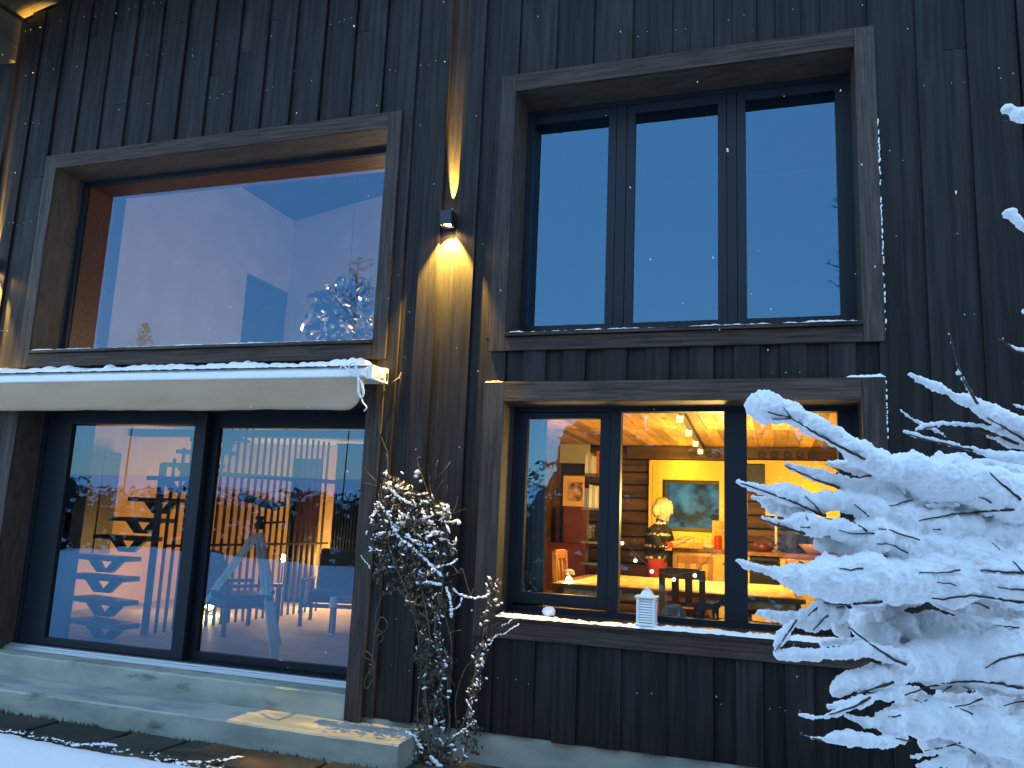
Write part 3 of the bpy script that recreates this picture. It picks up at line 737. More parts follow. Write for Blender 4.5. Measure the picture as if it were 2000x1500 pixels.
for px in (1352, 1385, 1400, 1488, 1512, 1538, 1562, 1586):
    c = at(px, 888, KB - .036); mb = MB()
    for q in range(8):
        a = q * math.pi / 4
        p = [Vector((math.cos(a + e) * R_, 0, math.sin(a + e) * R_)) for e, R_ in ((0, .012), (.28, .038), (0, .066), (-.28, .038))]
        mb.add([c + v for v in p] + [c + v + Vector((0, -.004, 0)) for v in p], [(3, 2, 1, 0), (4, 5, 6, 7), (0, 1, 5, 4), (1, 2, 6, 5), (2, 3, 7, 6), (3, 0, 4, 7)])
    mb.build('star_ornament', M['star_ink'], lw_)
yw0, yw1 = at(1494, 950, KB - .1).x, 1.69
MB().box(at(1462, 905, KB).x, at(1493, 905, KB).x, KB - .12, KB - .001, at(1475, 952, KB).z, at(1475, 909, KB).z).build('shelf_niche', M['int_dark'], lw_)
MB().box(yw0, yw1, KB - .08, KB - .0015, at(1560, 1010, KB).z, zf0).build('yellow_wall', M['int_yellow'], lw_)
MB().box(at(1460, 903, KB).x, yw1, KB - .13, KB - .0005, zf0 - .045, zf0 - .001).build('yellow_ledge', M['int_yellow'], lw_)
# inner kitchen window with thick yellow casing
kw = MB().box(n0, n0 + .17, KB - .06, KB + .08, 1.1, nz1).box(n1 - .06, n1, KB - .06, KB + .08, 1.1, nz1).box(n0 + .17, n1 - .06, KB - .06, KB + .08, at(1340, 938, KB).z, nz1).build('inner_window', M['int_yellow'], house)
MB().box(n0 + .005, n0 + .04, KB - .09, KB - .061, 1.1, nz1 - .02).box(n0 + .05, n0 + .15, KB - .08, KB - .061, 1.1, nz1 - .05).build('moulding', M['int_yellow'], kw, bevel=.006)
w0, w1, wz0, wz1 = at(1298, 980, KB).x, at(1408, 980, KB).x, at(1350, 1032, KB).z, at(1340, 939, KB).z
ring(MB(), w0, w1, wz0 - .04, wz1, .03, .03, .05, .04, KB + .0, KB + .07).build('window_frame', mat('olive_frame', (.06, .055, .03), .5), kw)
N_('dusk_glow_pane', (0.01, 0.02, 0.035), (0.03, 0.13, 0.36), (5, 1, 6), detail=8, lo=.40, hi=.66, base=dict(rough=.5, spec=.1))
_nt = M['dusk_glow_pane'].node_tree; _b = _nt.nodes['Principled BSDF']; _nt.links.new(_b.inputs['Base Color'].links[0].from_socket, _b.inputs['Emission Color']); _b.inputs['Emission Strength'].default_value = .30   # dusk daylight of the far window painted in as blue tone and glow
MB().box(w0 + .03, w1 - .03, KB + .04, KB + .05, wz0 + .01, wz1 - .04).build('pane', M['dusk_glow_pane'], kw)
MB().box(n0 + .18, n1 - .061, KB - .01, KB + .04, 1.2, wz0 - .045).build('backsplash', M['int_yellow'], kw)
light('niche_light', 'POINT', at(1345, 1005, KB - .45), 6, (1, .62, .05), .12, house)
light('niche_light', 'POINT', at(1330, 905, KB - .3), 2, (1, .62, .05), .05, house)
light('right_niche_light', 'POINT', at(1590, 985, KB - .5), 5.5, (1, .62, .06), .12, house)
light('kitchen_fill', 'POINT', (-.5, 2.0, 1.75), 50, (1, .64, .16), .18, house)  # added fill light, free in the room with no fixture
light('kitchen_fill', 'POINT', (-1.9, 1.5, 1.5), 12, (1, .60, .18), .1, house)  # second added fill, also without a fixture
# track light
tl = thing('track_light', (at(1350, 840, 2).x, 2, KC), 'black ceiling track light with small white spots above the kitchen', 'track light')
a_ = atz(1330, 803, KC - .03); b_ = atz(1372, 876, KC - .03)
MB().bar(a_, b_, .05, .05).build('rail', M['black'], tl)
M['spot_glow'] = mat('spot_glow', (1, .9, .7), .4, emit=(1, .75, .4), es=.6)
for t in (.04, .36, .68, .97):
    c = a_.lerp(b_, t); MB().lathe((c.x - .02, c.y, c.z - .08), [(.03, 0), (.035, .05), (.02, .07)], 12).build('spot', M['spot_glow'], tl)
# curtains
def curtain(px0, px1, py0, py1, Y, m, label):
    a, b = at(px0, (py0 + py1) / 2, Y).x, at(px1, (py0 + py1) / 2, Y).x; zt, zb = at(px0, py0, Y).z, at(px0, py1, Y).z
    mb = MB(); n = 60; vs = []
    for k in range(n + 1):
        x = a + (b - a) * k / n
        for q in range(9):
            t = q / 8; fold = .03 * math.sin(k / n * 2 * math.pi * 5.5 + .6 * math.sin(3 * t)) * (1 - .3 * t)
            xx = x + (.07 * (1 - t) * (k / n) * .2); vs.append((xx - (b - a) * .10 * (1 - t) * k / n, Y + fold, zt + (zb - zt) * t))
    mb.add(vs, [(k * 9 + q, k * 9 + q + 1, (k + 1) * 9 + q + 1, (k + 1) * 9 + q) for k in range(n) for q in range(8)])
    o = mb.build('curtain', m, smooth=True); s = o.modifiers.new('s', 'SOLIDIFY'); s.thickness = .004
    return tag(o, label, 'curtain')
M['curtain_cloth'] = mat('curtain_cloth', (.22, .25, .27), .9)
curtain(1003, 1066, 800, 1180, .50, M['curtain_cloth'], 'grey curtain hanging at the left of the kitchen window')

# ------------------------------------------------------------------ kitchen furniture
def simple(name, mb, m, label, cat, group=None, bevel=0, smooth=False):
    return tag(mb.build(name, m, bevel=bevel, smooth=smooth), label, cat, group)
kc_ = thing('kitchen_counter', (-.4, 3.4, KF), 'yellow kitchen counter with wooden worktop under the inner window', 'kitchen counter')
ct0, ct1 = at(1313, 1066, 3.55), at(1462, 1073, 3.55)
zc = ct0.z - .02
MB().box(ct0.x, ct1.x, 3.5, KB - .07, zc - .035, zc).build('worktop', M['chair_wood'], kc_)
cb = MB().box(ct0.x + .01, ct1.x, 3.54, KB - .07, KF, zc - .036).build('cabinet', M['int_yellow'], kc_)
for k in range(2):
    x0 = ct0.x + .03 + k * .42; MB().box(x0, x0 + .39, 3.525, 3.539, KF + .12, zc - .06).build('cabinet_door', M['int_yellow'], cb, bevel=.005)
    MB().tube([(x0 + .14, 3.51, zc - .16), (x0 + .25, 3.51, zc - .16)], .007).build('cabinet_handle', M['black'], cb)
k2 = thing('kitchen_counter', (.5, 3.2, KF), 'corner counter with yellow drawers and black oven at the right pane', 'kitchen counter')
c2 = at(1462, 1074, 3.3); c2r = 1.68; zc2 = c2.z - .02
MB().box(c2.x - .25, c2r, 3.25, KB - .09, zc2 - .04, zc2).build('worktop', M['chair_wood'], k2)
ov0, ov1 = at(1464, 1120, 3.3).x, at(1524, 1120, 3.3).x
MB().box(c2.x - .24, ov0, 3.3, KB - .1, KF, zc2 - .041).box(ov1, c2r - .01, 3.3, KB - .1, KF, zc2 - .041).box(ov0, ov1, 3.3, KB - .1, KF, at(1490, 1160, 3.3).z).build('cabinet', M['int_yellow'], k2)
MB().box(ov0 + .02, ov1 - .02, 3.285, 3.299, at(1490, 1188, 3.3).z, at(1490, 1162, 3.3).z).build('drawer', M['int_yellow'], k2, bevel=.004)
MB().box(ov1 + .02, ov1 + .36, 3.285, 3.299, at(1540, 1188, 3.3).z, zc2 - .07).build('cabinet_door', M['int_yellow'], k2, bevel=.006)
MB().box(ov1 + .40, ov1 + .76, 3.285, 3.299, at(1540, 1188, 3.3).z, zc2 - .07).build('cabinet_door', M['int_yellow'], k2, bevel=.006)
simple('oven', MB().box(ov0 + .005, ov1 - .005, 3.31, 3.8, at(1490, 1159, 3.3).z + .01, zc2 - .043).box(ov0 + .05, ov1 - .05, 3.295, 3.31, at(1490, 1150, 3.3).z, zc2 - .17).tube([(ov0 + .05, 3.28, zc2 - .1), (ov1 - .05, 3.28, zc2 - .1)], .01),
       M['black'], 'black built in oven below the corner worktop', 'oven')
c = at(1490, 1072, 3.5); z = zc2
simple('cooking_pot', MB().lathe((c.x, 3.6, z), [(.09, 0), (.11, .03), (.115, .10), (.10, .105)], 20).tube([(c.x - .15, 3.6, z + .08), (c.x - .1, 3.6, z + .08)], .012).tube([(c.x + .1, 3.6, z + .08), (c.x + .15, 3.6, z + .08)], .012).lathe((c.x, 3.6, z + .105), [(.1, 0), (.05, .02), (.015, .03), (.015, .045)], 16),
       mat('plum', (.13, .03, .035), .35), 'dark red pot on the corner worktop in front of the log wall', 'pot', smooth=True)
c = at(1545, 1070, 3.6)
simple('coffee_maker', MB().lathe((c.x + .03, 3.75, z), [(.14, 0), (.16, .06), (.17, .22), (.12, .25)], 18).box(c.x + .06, c.x + .2, 3.72, 3.86, z + .01, z + .34).lathe((c.x + .06, 3.75, z + .25), [(.03, 0), (.03, .1)], 10), M['black'], 'round black coffee maker standing beside the pot', 'coffee maker', smooth=False)
c = at(1590, 1078, 3.42)
simple('fruit_bowl', MB().lathe((c.x + .02, 3.42, z), [(.06, 0), (.10, .02), (.19, .11), (.185, .112), (.09, .03)], 24), mat('bowl_wood', (.42, .2, .05), .4), 'wide wooden bowl at the right end of the worktop', 'bowl', smooth=True)
c = at(1507, 1030, 3.9)
simple('utensil_rail', MB().tube([(c.x + .05, 3.95, z), (c.x + .05, 3.95, z + .42)], .016, 8).lathe((c.x + .05, 3.95, z), [(.06, 0), (.06, .015)], 12), M['white_paint'], 'slim white paper roll holder standing by the coffee maker', 'holder')
# on the main counter
z = zc
a, b = at(1390, 1018, 3.95).x, at(1409, 1018, 3.95).x
cbd = MB(); cbd.hexa([(a, 3.98, z), (b, 3.98, z), (b, 4.0, z), (a, 4.0, z)], [(a, 4.06, at(1400, 1017, 4.05).z), (b, 4.06, at(1400, 1017, 4.05).z), (b, 4.08, at(1400, 1017, 4.05).z), (a, 4.08, at(1400, 1017, 4.05).z)])
simple('cutting_board', cbd, M['pine'], 'pale cutting board leaning behind the red canister', 'cutting board', bevel=.004)
c = at(1402, 1050, 3.8)
simple('canister', MB().lathe((c.x, 3.8, z), [(.045, 0), (.048, .01), (.048, .15), (.04, .155), (.04, .165), (.012, .17)], 18), mat('canister_red', (.55, .06, .02), .35), 'orange red canister on the kitchen counter', 'canister', smooth=False)
c = at(1384, 1060, 3.7)
simple('bowl', MB().lathe((c.x, 3.65, z), [(.03, 0), (.05, .01), (.075, .045), (.07, .046), (.03, .015)], 18), M['white_paint'], 'small pale bowl beside the red canister', 'bowl', smooth=True)
c = at(1360, 1060, 3.75)
gb = MB()
for q in range(4): gb.lathe((c.x - .06 + q * .045, 3.75, z), [(.018, 0), (.021, .005), (.021, .09 + .02 * (q % 2)), (.018, .095 + .02 * (q % 2))], 12)
gb.box(c.x - .09, c.x + .11, 3.70, 3.80, z, z + .006)
simple('spice_tray', gb, mat('jar', (.7, .55, .2), .2), 'tray of little jars on the kitchen counter', 'tray')

# dining table with runner, chairs
tb = thing('dining_table', (-.8, 1.6, KF), 'wooden dining table covered with a pale yellow cloth', 'table')
TZ = .97
ty0, ty1 = .70, 2.3; tx0, tx1 = at(1206, 1150, (ty0 + .3)).x - .55, .25
MB().box(tx0, tx1, ty0, ty1, TZ - .05, TZ - .012).build('tabletop', M['chair_wood'], tb)
for (x, y) in ((tx0 + .08, ty0 + .08), (tx1 - .08, ty0 + .08), (tx0 + .08, ty1 - .08), (tx1 - .08, ty1 - .08)):
    MB().box(x - .035, x + .035, y - .035, y + .035, KF, TZ - .051).build('leg', M['chair_wood'], tb)
N_('cloth_pattern', (.55, .36, .08), (.80, .68, .34), (11, 11, 11), lo=.42, hi=.58)
mb = MB(); n = 26; vs = []
for p in range(n + 1):
    for q in range(n + 1):
        x = tx0 + .12 + (tx1 - tx0 - .2) * p / n; y = ty0 - .02 + (ty1 - ty0 + .04) * q / n
        zz = TZ - .008 + .006 * noise.noise(Vector((x * 6, y * 6, 0))) - (.10 if q in (0,) else 0)
        vs.append((x, y, zz))
mb.add(vs, [(p * (n + 1) + q, (p + 1) * (n + 1) + q, (p + 1) * (n + 1) + q + 1, p * (n + 1) + q + 1) for p in range(n) for q in range(n)])
tag(mb.build('tablecloth', M['cloth_pattern'], smooth=True), 'patterned pale yellow cloth lying on the dining table', 'tablecloth')
def chair(x, y, rot, w, seat, top, m, label, slats=4):
    t = thing('dining_chair', (x, y, KF), label, 'chair', 'chairs around the dining table')
    R_ = Matrix.Rotation(rot, 4, 'Z'); O = Vector((x, y, 0))
    def T(mb):
        mb.v = [tuple(R_ @ Vector(v) + O) for v in mb.v]; return mb
    h = w / 2
    T(MB().box(-h, h, -.22, .22, seat - .04, seat)).build('seat', m, t, bevel=.006)
    for sx in (-1, 1):
        T(MB().box(sx * h - .022, sx * h + .022, .17, .21, KF, seat - .041)).build('leg', m, t)
        T(MB().hexa([(sx * h - .025, -.235, KF), (sx * h + .025, -.235, KF), (sx * h + .025, -.19, KF), (sx * h - .025, -.19, KF)], [(sx * h - .025, -.30, top - .01), (sx * h + .025, -.30, top - .01), (sx * h + .025, -.26, top - .01), (sx * h - .025, -.26, top - .01)])).build('leg', m, t)
    T(MB().box(-h + .026, h - .026, -.298, -.265, top - .09, top)).build('top_rail', m, t, bevel=.006)
    T(MB().box(-h + .026, h - .026, -.262, -.235, seat + .06, seat + .10)).build('lower_rail', m, t)
    for k in range(slats - 2):
        xx = -h + w * (k + 1) / (slats - 1)
        T(MB().hexa([(xx - .03, -.258, seat + .10), (xx + .03, -.258, seat + .10), (xx + .03, -.24, seat + .10), (xx - .03, -.24, seat + .10)], [(xx - .03, -.29, top - .091), (xx + .03, -.29, top - .091), (xx + .03, -.272, top - .091), (xx - .03, -.272, top - .091)])).build('slat', m, t)
    return t
a, b = at(1290, 1107, .6), at(1375, 1112, .6)
chair((a.x + b.x) / 2, .88, 0, (b.x - a.x) * .92, KF + .45, a.z - .0, M['chair_dark'], 'dark brown slatted chair with its back to the kitchen window')
a, b = at(1318, 1083, 3.0), at(1390, 1087, 3.0)
chair((a.x + b.x) / 2, 2.72, math.pi, (b.x - a.x) * .95, KF + .45, a.z, M['chair_wood'], 'lighter orange chair at the far side of the table by the counter')
a = at(1207, 1080, 1.4)
chair(a.x - .33, 1.5, -math.pi / 2, .42, KF + .45, a.z, M['chair_wood'], 'orange wooden chair at the left end of the table')
a = at(1488, 1090, 1.7)
chair(a.x + .02, 1.7, math.pi / 2 + .25, .42, KF + .45, a.z, M['chair_wood'], 'orange wooden chair behind the right pane, half hidden by snow')

# left pane: white wall, shelf with books, picture, red cupboard, lamp
MB().box(at(1060, 880, 4.1).x, at(1143, 880, 4.1).x + .05, 4.1, 4.18, at(1100, 904, 4.1).z, KC - .001).build('white_panel', M['int_white'], lw_)
simple('cupboard', MB().pbox((1098, 1060), (1140, 990), 3.6, .35).pbox((1101, 1022), (1137, 994), 3.585, .014).pbox((1101, 1058), (1137, 1026), 3.585, .014).box(at(1070, 1000, 3.6).x, at(1140, 1000, 3.6).x, 3.62, 3.95, KF, at(1100, 1061, 3.6).z),
       M['oxblood'], 'dark red painted cupboard behind the left kitchen pane', 'cupboard')
pf = thing('framed_picture', at(1121, 959, 2.9), 'framed print with wide orange mat on the kitchen side wall', 'picture')
MB().pbox((1099, 988), (1141, 930), 2.9, .03).build('mat_board', mat('mat_board', (.75, .42, .12), .7), pf)
N_('print', (.12, .05, .05), (.62, .36, .30), (16, 16, 16), lo=.4, hi=.6)
MB().pbox((1111, 978), (1138, 942), 2.89, .0098).build('print', M['print'], pf)
bs = thing('bookshelf', (at(1155, 1000, 2.2).x, 2.2, KF), 'grey open bookshelf seen edge on behind the left kitchen pane', 'bookshelf')
x0, x1 = at(1137, 960, 2.2).x, at(1185, 960, 2.2).x
MB().box(x1 - .03, x1, 2.2, 2.5, KF, at(1160, 880, 2.2).z).build('side_panel', M['fabric_grey'], bs)
MB().box(x0, x0 + .02, 2.46, 2.5, KF, at(1160, 930, 2.2).z).build('side_panel', M['fabric_grey'], bs)
SH = []
for py in (927, 992, 1058, 1100, 1150):
    z = at(1155, py, 2.2).z; SH.append(z); MB().box(x0, x1 - .031, 2.2, 2.5, z - .02, z).build('shelf', M['fabric_grey'], bs)
bc = [(.55, .55, .52), (.1, .16, .3), (.6, .58, .5), (.35, .37, .4), (.15, .2, .3), (.5, .12, .08), (.6, .6, .6)]
bm_ = [mat('book_cover', c_, .6) for c_ in bc]
looks = ['white', 'navy blue', 'cream', 'grey', 'slate blue', 'red', 'pale']
for si in (0, 1):
    x = x0 + .02; k = 0
    while x < x1 - .07:
        w = r_.uniform(.022, .04); h = r_.uniform(.19, .26); q = (k * 3 + si) % 7
        o = MB().box(x, x + w - .003, 2.22, 2.40, SH[si] + .001, SH[si] + h).build('book', bm_[q])
        tag(o, '%s book standing on the %s shelf of the grey bookshelf' % (looks[q], ('top', 'second')[si]), 'book', 'books on the grey shelf'); x += w; k += 1
simple('loudspeaker', MB().pbox((1145, 1052), (1156, 1024), 2.23, .15), M['black'], 'small black speaker box on the lower shelf', 'speaker', bevel=.004)
M['bulb'] = mat('bulb', (1, .9, .6), .3, emit=(1, .72, .28), es=60)
tlp = thing('table_lamp', at(1112, 1160, 1.0), 'glowing glass table lamp at the bottom of the left kitchen pane', 'lamp')
c = at(1111, 1135, 1.0)
MB().blob(c, (.03, .03, .045), 2, 0).build('bulb', M['bulb'], tlp, smooth=True)
MB().lathe((c.x, c.y, c.z - .14), [(.06, 0), (.06, .012), (.012, .02), (.012, .10)], 14).build('base', M['chair_dark'], tlp)
MB().lathe((c.x, c.y, c.z + .06), [(.055, 0), (.05, .035), (.02, .05)], 14).build('shade_cap', M['white_paint'], tlp)
MB().box(c.x - .35, c.x + .25, .9, 1.5, c.z - .20, c.z - .142).build('side_table', M['chair_dark']); o = bpy.data.objects['side_table']; tag(o, 'low dark side table carrying the glowing glass lamp', 'side table')
for (x, y) in ((-.3, .95), (.2, .95), (-.3, 1.45), (.2, 1.45)):
    MB().box(c.x + x - .02, c.x + x + .02, y - .02, y + .02, KF, c.z - .201).build('leg', M['chair_dark'], o)
light('table_lamp_light', 'POINT', c + Vector((0, -.05, .0)), 3.0, (1, .66, .22), .04, tlp)

# fairy lights in the middle pane
fl = thing('string_lights', at(1290, 1100, .40), 'thin string with five small bulbs sagging across the middle kitchen pane', 'string lights')
P = [at(1212, 1050, .40), at(1248, 1088, .40), at(1278, 1112, .40), at(1316, 1124, .40), at(1340, 1118, .40), at(1360, 1115, .40), at(1392, 1082, .40)]
MB().tube(curve_pts(P), .0035, 5).build('cord', mat('copper_cord', (.5, .25, .15), .4), fl)
M['mini_bulb'] = mat('mini_bulb', (.9, .8, .6), .3, emit=(1, .8, .5), es=1.2)
for px, py in ((1215, 1061), (1241, 1095), (1316, 1132), (1357, 1124), (1273, 1116)):
    MB().blob(at(px, py, .40), .017, 2, 0).build('bulb', M['mini_bulb'], fl, smooth=True)
# sill ornaments inside and outside
zs = IN['LR'][2] + .055
a = at(1316, 1198, .48)
mb = MB(); n = 18; prof = [(-.10, 0)] + [(-.10 * math.cos(math.pi * k / n), .075 * math.sin(math.pi * k / n) + .025) for k in range(n + 1)] + [(.10, 0)]
m_ = len(prof); mb.add([(a.x + x, .47, zs - .02 + z) for x, z in prof] + [(a.x + x, .50, zs - .02 + z) for x, z in prof], [tuple(reversed(range(m_))), tuple(range(m_, 2 * m_))] + [(k, (k + 1) % m_, m_ + (k + 1) % m_, m_ + k) for k in range(m_)])
MB().box(IN['LR'][0], IN['LR'][1], .372, .62, zs - .06, zs - .022).build('inner_sill', M['chair_dark'], lrw)
tag(mb.build('sill_ornament', mat('pale_grey', (.42, .44, .45), .7)), 'pale grey half round ornament on the inner kitchen sill', 'ornament')
M['felt_grey'] = mat('felt_grey', (.12, .125, .13), .9)
a = at(1385, 1180, .48)
out_ = [(-.12, .0), (-.105, .0), (-.10, .06), (-.085, .065), (-.075, .0), (-.06, .0), (-.05, .07), (.02, .075), (.03, .0), (.045, .0), (.05, .06), (.06, .0), (.075, .0), (.08, .09), (.105, .125), (.13, .105), (.14, .12), (.115, .155), (.125, .185), (.11, .165), (.10, .195), (.095, .165), (.075, .19), (.08, .155), (.06, .135), (.03, .125), (-.06, .125), (-.10, .13), (-.125, .10), (-.13, .05)]
m_ = len(out_); mb = MB()
mb.add([(a.x + x, .48, zs - .02 + z) for x, z in out_] + [(a.x + x, .495, zs - .02 + z) for x, z in out_], [tuple(range(m_)), tuple(reversed(range(m_, 2 * m_)))] + [(k, m_ + k, m_ + (k + 1) % m_, (k + 1) % m_) for k in range(m_)])
o = tag(mb.build('reindeer_figure', M['felt_grey']), 'grey reindeer silhouette on the inner kitchen sill', 'reindeer figure')
o.data.validate()
c = at(1263, 1210, -.01); z = IN['LR'][2] + .006
ln = thing('lantern', (c.x, -.01, z), 'small white louvred lantern on the snowy outer kitchen sill', 'lantern')
h = .078
MB().box(c.x - h, c.x + h, -.088, .068, z, z + .018).build('base', M['white_paint'], ln, bevel=.003)
for sx in (-1, 1):
    for sy in (-1, 1): MB().box(c.x + sx * .062 - .009, c.x + sx * .062 + .009, -.01 + sy * .062 - .009, -.01 + sy * .062 + .009, z + .018, z + .205).build('post', M['white_paint'], ln)
for k in range(9):
    zz = z + .026 + k * .0195
    for s in (-1, 1):
        MB().hexa([(c.x - .053, -.01 + s * .066, zz), (c.x + .053, -.01 + s * .066, zz), (c.x + .053, -.01 + s * .06, zz), (c.x - .053, -.01 + s * .06, zz)], [(c.x - .053, -.01 + s * .058, zz + .014), (c.x + .053, -.01 + s * .058, zz + .014), (c.x + .053, -.01 + s * .052, zz + .014), (c.x - .053, -.01 + s * .052, zz + .014)]).build('louvre', M['white_paint'], ln)
        MB().hexa([(c.x + s * .066, -.063, zz), (c.x + s * .066, .043, zz), (c.x + s * .06, .043, zz), (c.x + s * .06, -.063, zz)], [(c.x + s * .058, -.063, zz + .014), (c.x + s * .058, .043, zz + .014), (c.x + s * .052, .043, zz + .014), (c.x + s * .052, -.063, zz + .014)]).build('louvre', M['white_paint'], ln)
MB().box(c.x - .084, c.x + .084, -.094, .074, z + .205, z + .222).build('roof', M['white_paint'], ln, bevel=.004)
MB().hexa([(c.x - .05, -.06, z + .222), (c.x + .05, -.06, z + .222), (c.x + .05, .04, z + .222), (c.x - .05, .04, z + .222)], [(c.x - .03, -.04, z + .262), (c.x + .03, -.04, z + .262), (c.x + .03, .02, z + .262), (c.x - .03, .02, z + .262)]).lathe((c.x, -.01, z + .262), [(.022, 0), (.026, .008), (.008, .016), (.008, .03)], 10).build('chimney_cap', M['white_paint'], ln)
c = at(1072, 1192, .05)
tag(MB().blob((c.x, .05, IN['LR'][2] + .04), (.052, .045, .046), 2, .12).build('snow_lump', M['snow']), 'single lump of icy snow on the left end of the kitchen sill', 'snow lump')
# ------------------------------------------------------------------ lower left room contents
stc = thing('staircase', (-7.6, 1.9, 0), 'dark open staircase with zigzag brackets and tall black balusters behind the glass door', 'staircase')
cent = [(205, 1212), (205, 1168), (202, 1123), (207, 1085), (250, 1046), (280, 1011), (315, 973), (350, 932), (392, 925), (425, 912)]
prev = None; ST = []
for k in range(13):
    if k < 8: p = at(*cent[k], 1.0 + .24 * k)
    else: p = Vector((prev.x + .015, prev.y + .24, prev.z + .205))
    prev = p; ST.append(p)
    rot = Matrix.Rotation(-.22 if k < 2 else 0, 4, 'Z'); w, d, t = .42, .15, .055
    mb = MB().box(-w, w, -d, d, -t, 0); mb.v = [tuple(rot @ Vector(v) + p) for v in mb.v]
    mb.build('tread', M['stair_tread'], stc, bevel=.006)
    b = Vector((p.x, p.y + .02, p.z - t))
    h = .15 if k else p.z - t
    for s in (-1, 1):
        mb = MB(); mb.hexa([(b.x + s * .05 - .065, b.y - .03, b.z - h), (b.x + s * .05 + .065, b.y - .03, b.z - h), (b.x + s * .05 + .065, b.y + .03, b.z - h), (b.x + s * .05 - .065, b.y + .03, b.z - h)],
                           [(b.x + s * .20 - .075, b.y - .03, b.z - .001), (b.x + s * .20 + .075, b.y - .03, b.z - .001), (b.x + s * .20 + .075, b.y + .03, b.z - .001), (b.x + s * .20 - .075, b.y + .03, b.z - .001)])
        mb.build('bracket', M['stair_steel'], stc)
# tall balusters
bx = [(290 + 15.6 * k) for k in range(5)] + [428 + 13.2 * k for k in range(12)]
XBAL = at(300, 1212, 1.65).x
pw = at(284, 1217, 1.5)
MB().box(pw.x - .03, pw.x + .03, 1.47, 1.53, -.0, at(300, 905, 1.5).z).build('newel_post', M['stair_tread'], stc)
for k in range(24):
    y = 1.62 + .135 * k; x = pw.x + .05 + .012 * k
    zt = min(at(318, 896, 1.7).z + .16 * k * .9, 2.60)
    MB().box(x - .011, x + .011, y - .018, y + .018, .0, zt).build('baluster', M['stair_steel'], stc)
MB().bar((pw.x + .08, 1.6, 1.02), (pw.x + .34, 4.9, 1.02), .03, .03).build('rail', M['stair_steel'], stc)
MB().bar((pw.x + .09, 1.9, at(380, 926, 2.4).z), (pw.x + .38, 5.0, at(500, 928, 3.4).z), .05, .06).build('rail', M['stair_tread'], stc)

# radiator panel of dark ribs on the right
a0, a1 = at(660, 870, 4.6), at(708, 1108, 4.6)
rd = thing('rib_panel', ((a0.x + a1.x) / 2, 4.6, a1.z), 'tall black ribbed radiator on the back wall right of the doorway', 'radiator')
MB().box(a0.x, a1.x, 4.66, 4.68, a1.z + .1, a0.z).build('back_plate', M['stair_steel'], rd)
n = 11
for k in range(n):
    x = a0.x + (a1.x - a0.x) * (k + .5) / n
    MB().box(x - .014, x + .014, 4.58, 4.655, a1.z - .03 * (k % 3), a0.z).build('rib', M['stair_steel'], rd)
MB().box(a0.x - .01, a1.x + .01, 4.575, 4.685, a0.z + .001, a0.z + .03).build('cap', M['stair_steel'], rd)

wy0, wy1 = on_x(120, 960, -9.15).y, on_x(229, 960, -9.15).y; wz0, wz1 = on_x(200, 1082, -9.15).z, on_x(200, 880, -9.15).z
wc = thing('dark_wall_box', (-9.22, (wy0 + wy1) / 2, wz0), 'dark brown box added to darken the side wall left of the staircase', 'cabinet')  # added dark box that deepens the tone of the side wall
MB().box(-9.298, -9.16, wy0, wy1, wz0, wz1).build('dark_box', M['chair_dark'], wc)
for k in range(3):
    w_ = (wy1 - wy0) / 3; MB().box(-9.159, -9.14, wy0 + k * w_ + .01, wy0 + (k + 1) * w_ - .01, wz0 + .02, wz1 - .02).build('cabinet_door', M['stair_tread'], wc, bevel=.006)
# spotting scope on a tripod
tp = thing('telescope', (-4.9, 1.1, 0), 'grey spotting scope on a pale wooden tripod behind the right door panel', 'telescope')
Yt = 1.15
hd = at(508, 1012, Yt)
N_('ash_wood', (.62, .62, .60), (.74, .73, .70), (30, 30, 4), base=dict(rough=.45))
a, b = at(466, 968, Yt - .1), at(540, 990, Yt + .12); dr = (b - a)
MB().tube([a, a + dr * .04, a + dr * .3, a + dr * .34, a + dr * .62, a + dr * .66, a + dr * 1.0], [.040, .046, .046, .040, .040, .05, .045], 16).build('tube_body', M['fabric_grey'], tp, smooth=False)
MB().tube([b - dr * .1, b + dr * .12 + Vector((0, 0, .045)), b + dr * .18 + Vector((0, 0, .06))], [.028, .024, .03], 12).build('eyepiece', M['black'], tp)
MB().lathe((hd.x, hd.y, hd.z - .12), [(.05, 0), (.055, .05), (.04, .07), (.03, .10), (.05, .11), (.05, .14)], 14).build('head', M['black'], tp)
MB().tube([hd + Vector((.02, 0, -.05)), at(556, 1020, Yt - .15)], .012, 6).build('pan_handle', M['black'], tp)
for (fx, fy, zy) in ((535, 1292, None), (545, 1258, None), (398, 1178, 1.3)):
    foot = atz(fx, fy, 0) if zy is None else None
    if zy is not None:
        foot = at(fx, fy, 1.0); d_ = (foot - hd); foot = hd + d_ * ((hd.z - .1) / (hd.z - .1 - foot.z)) if foot.z < hd.z else foot
        foot.z = 0.0
    top = hd + Vector((0, 0, -.14)) + (foot - hd).normalized() * .03
    side = Vector((.035, 0, 0)); mid = top.lerp(foot, .52)
    lg = MB().bar(top + side, mid + side * .8, .034, .036).bar(top - side, mid - side * .8, .034, .036).build('leg', M['ash_wood'], tp)
    MB().bar(top.lerp(foot, .45), foot, .048, .036).build('lower_leg', M['ash_wood'], lg)
    MB().bar(mid - side * 1.5, mid + side * 1.5, .05, .05).build('clamp', M['black'], lg)
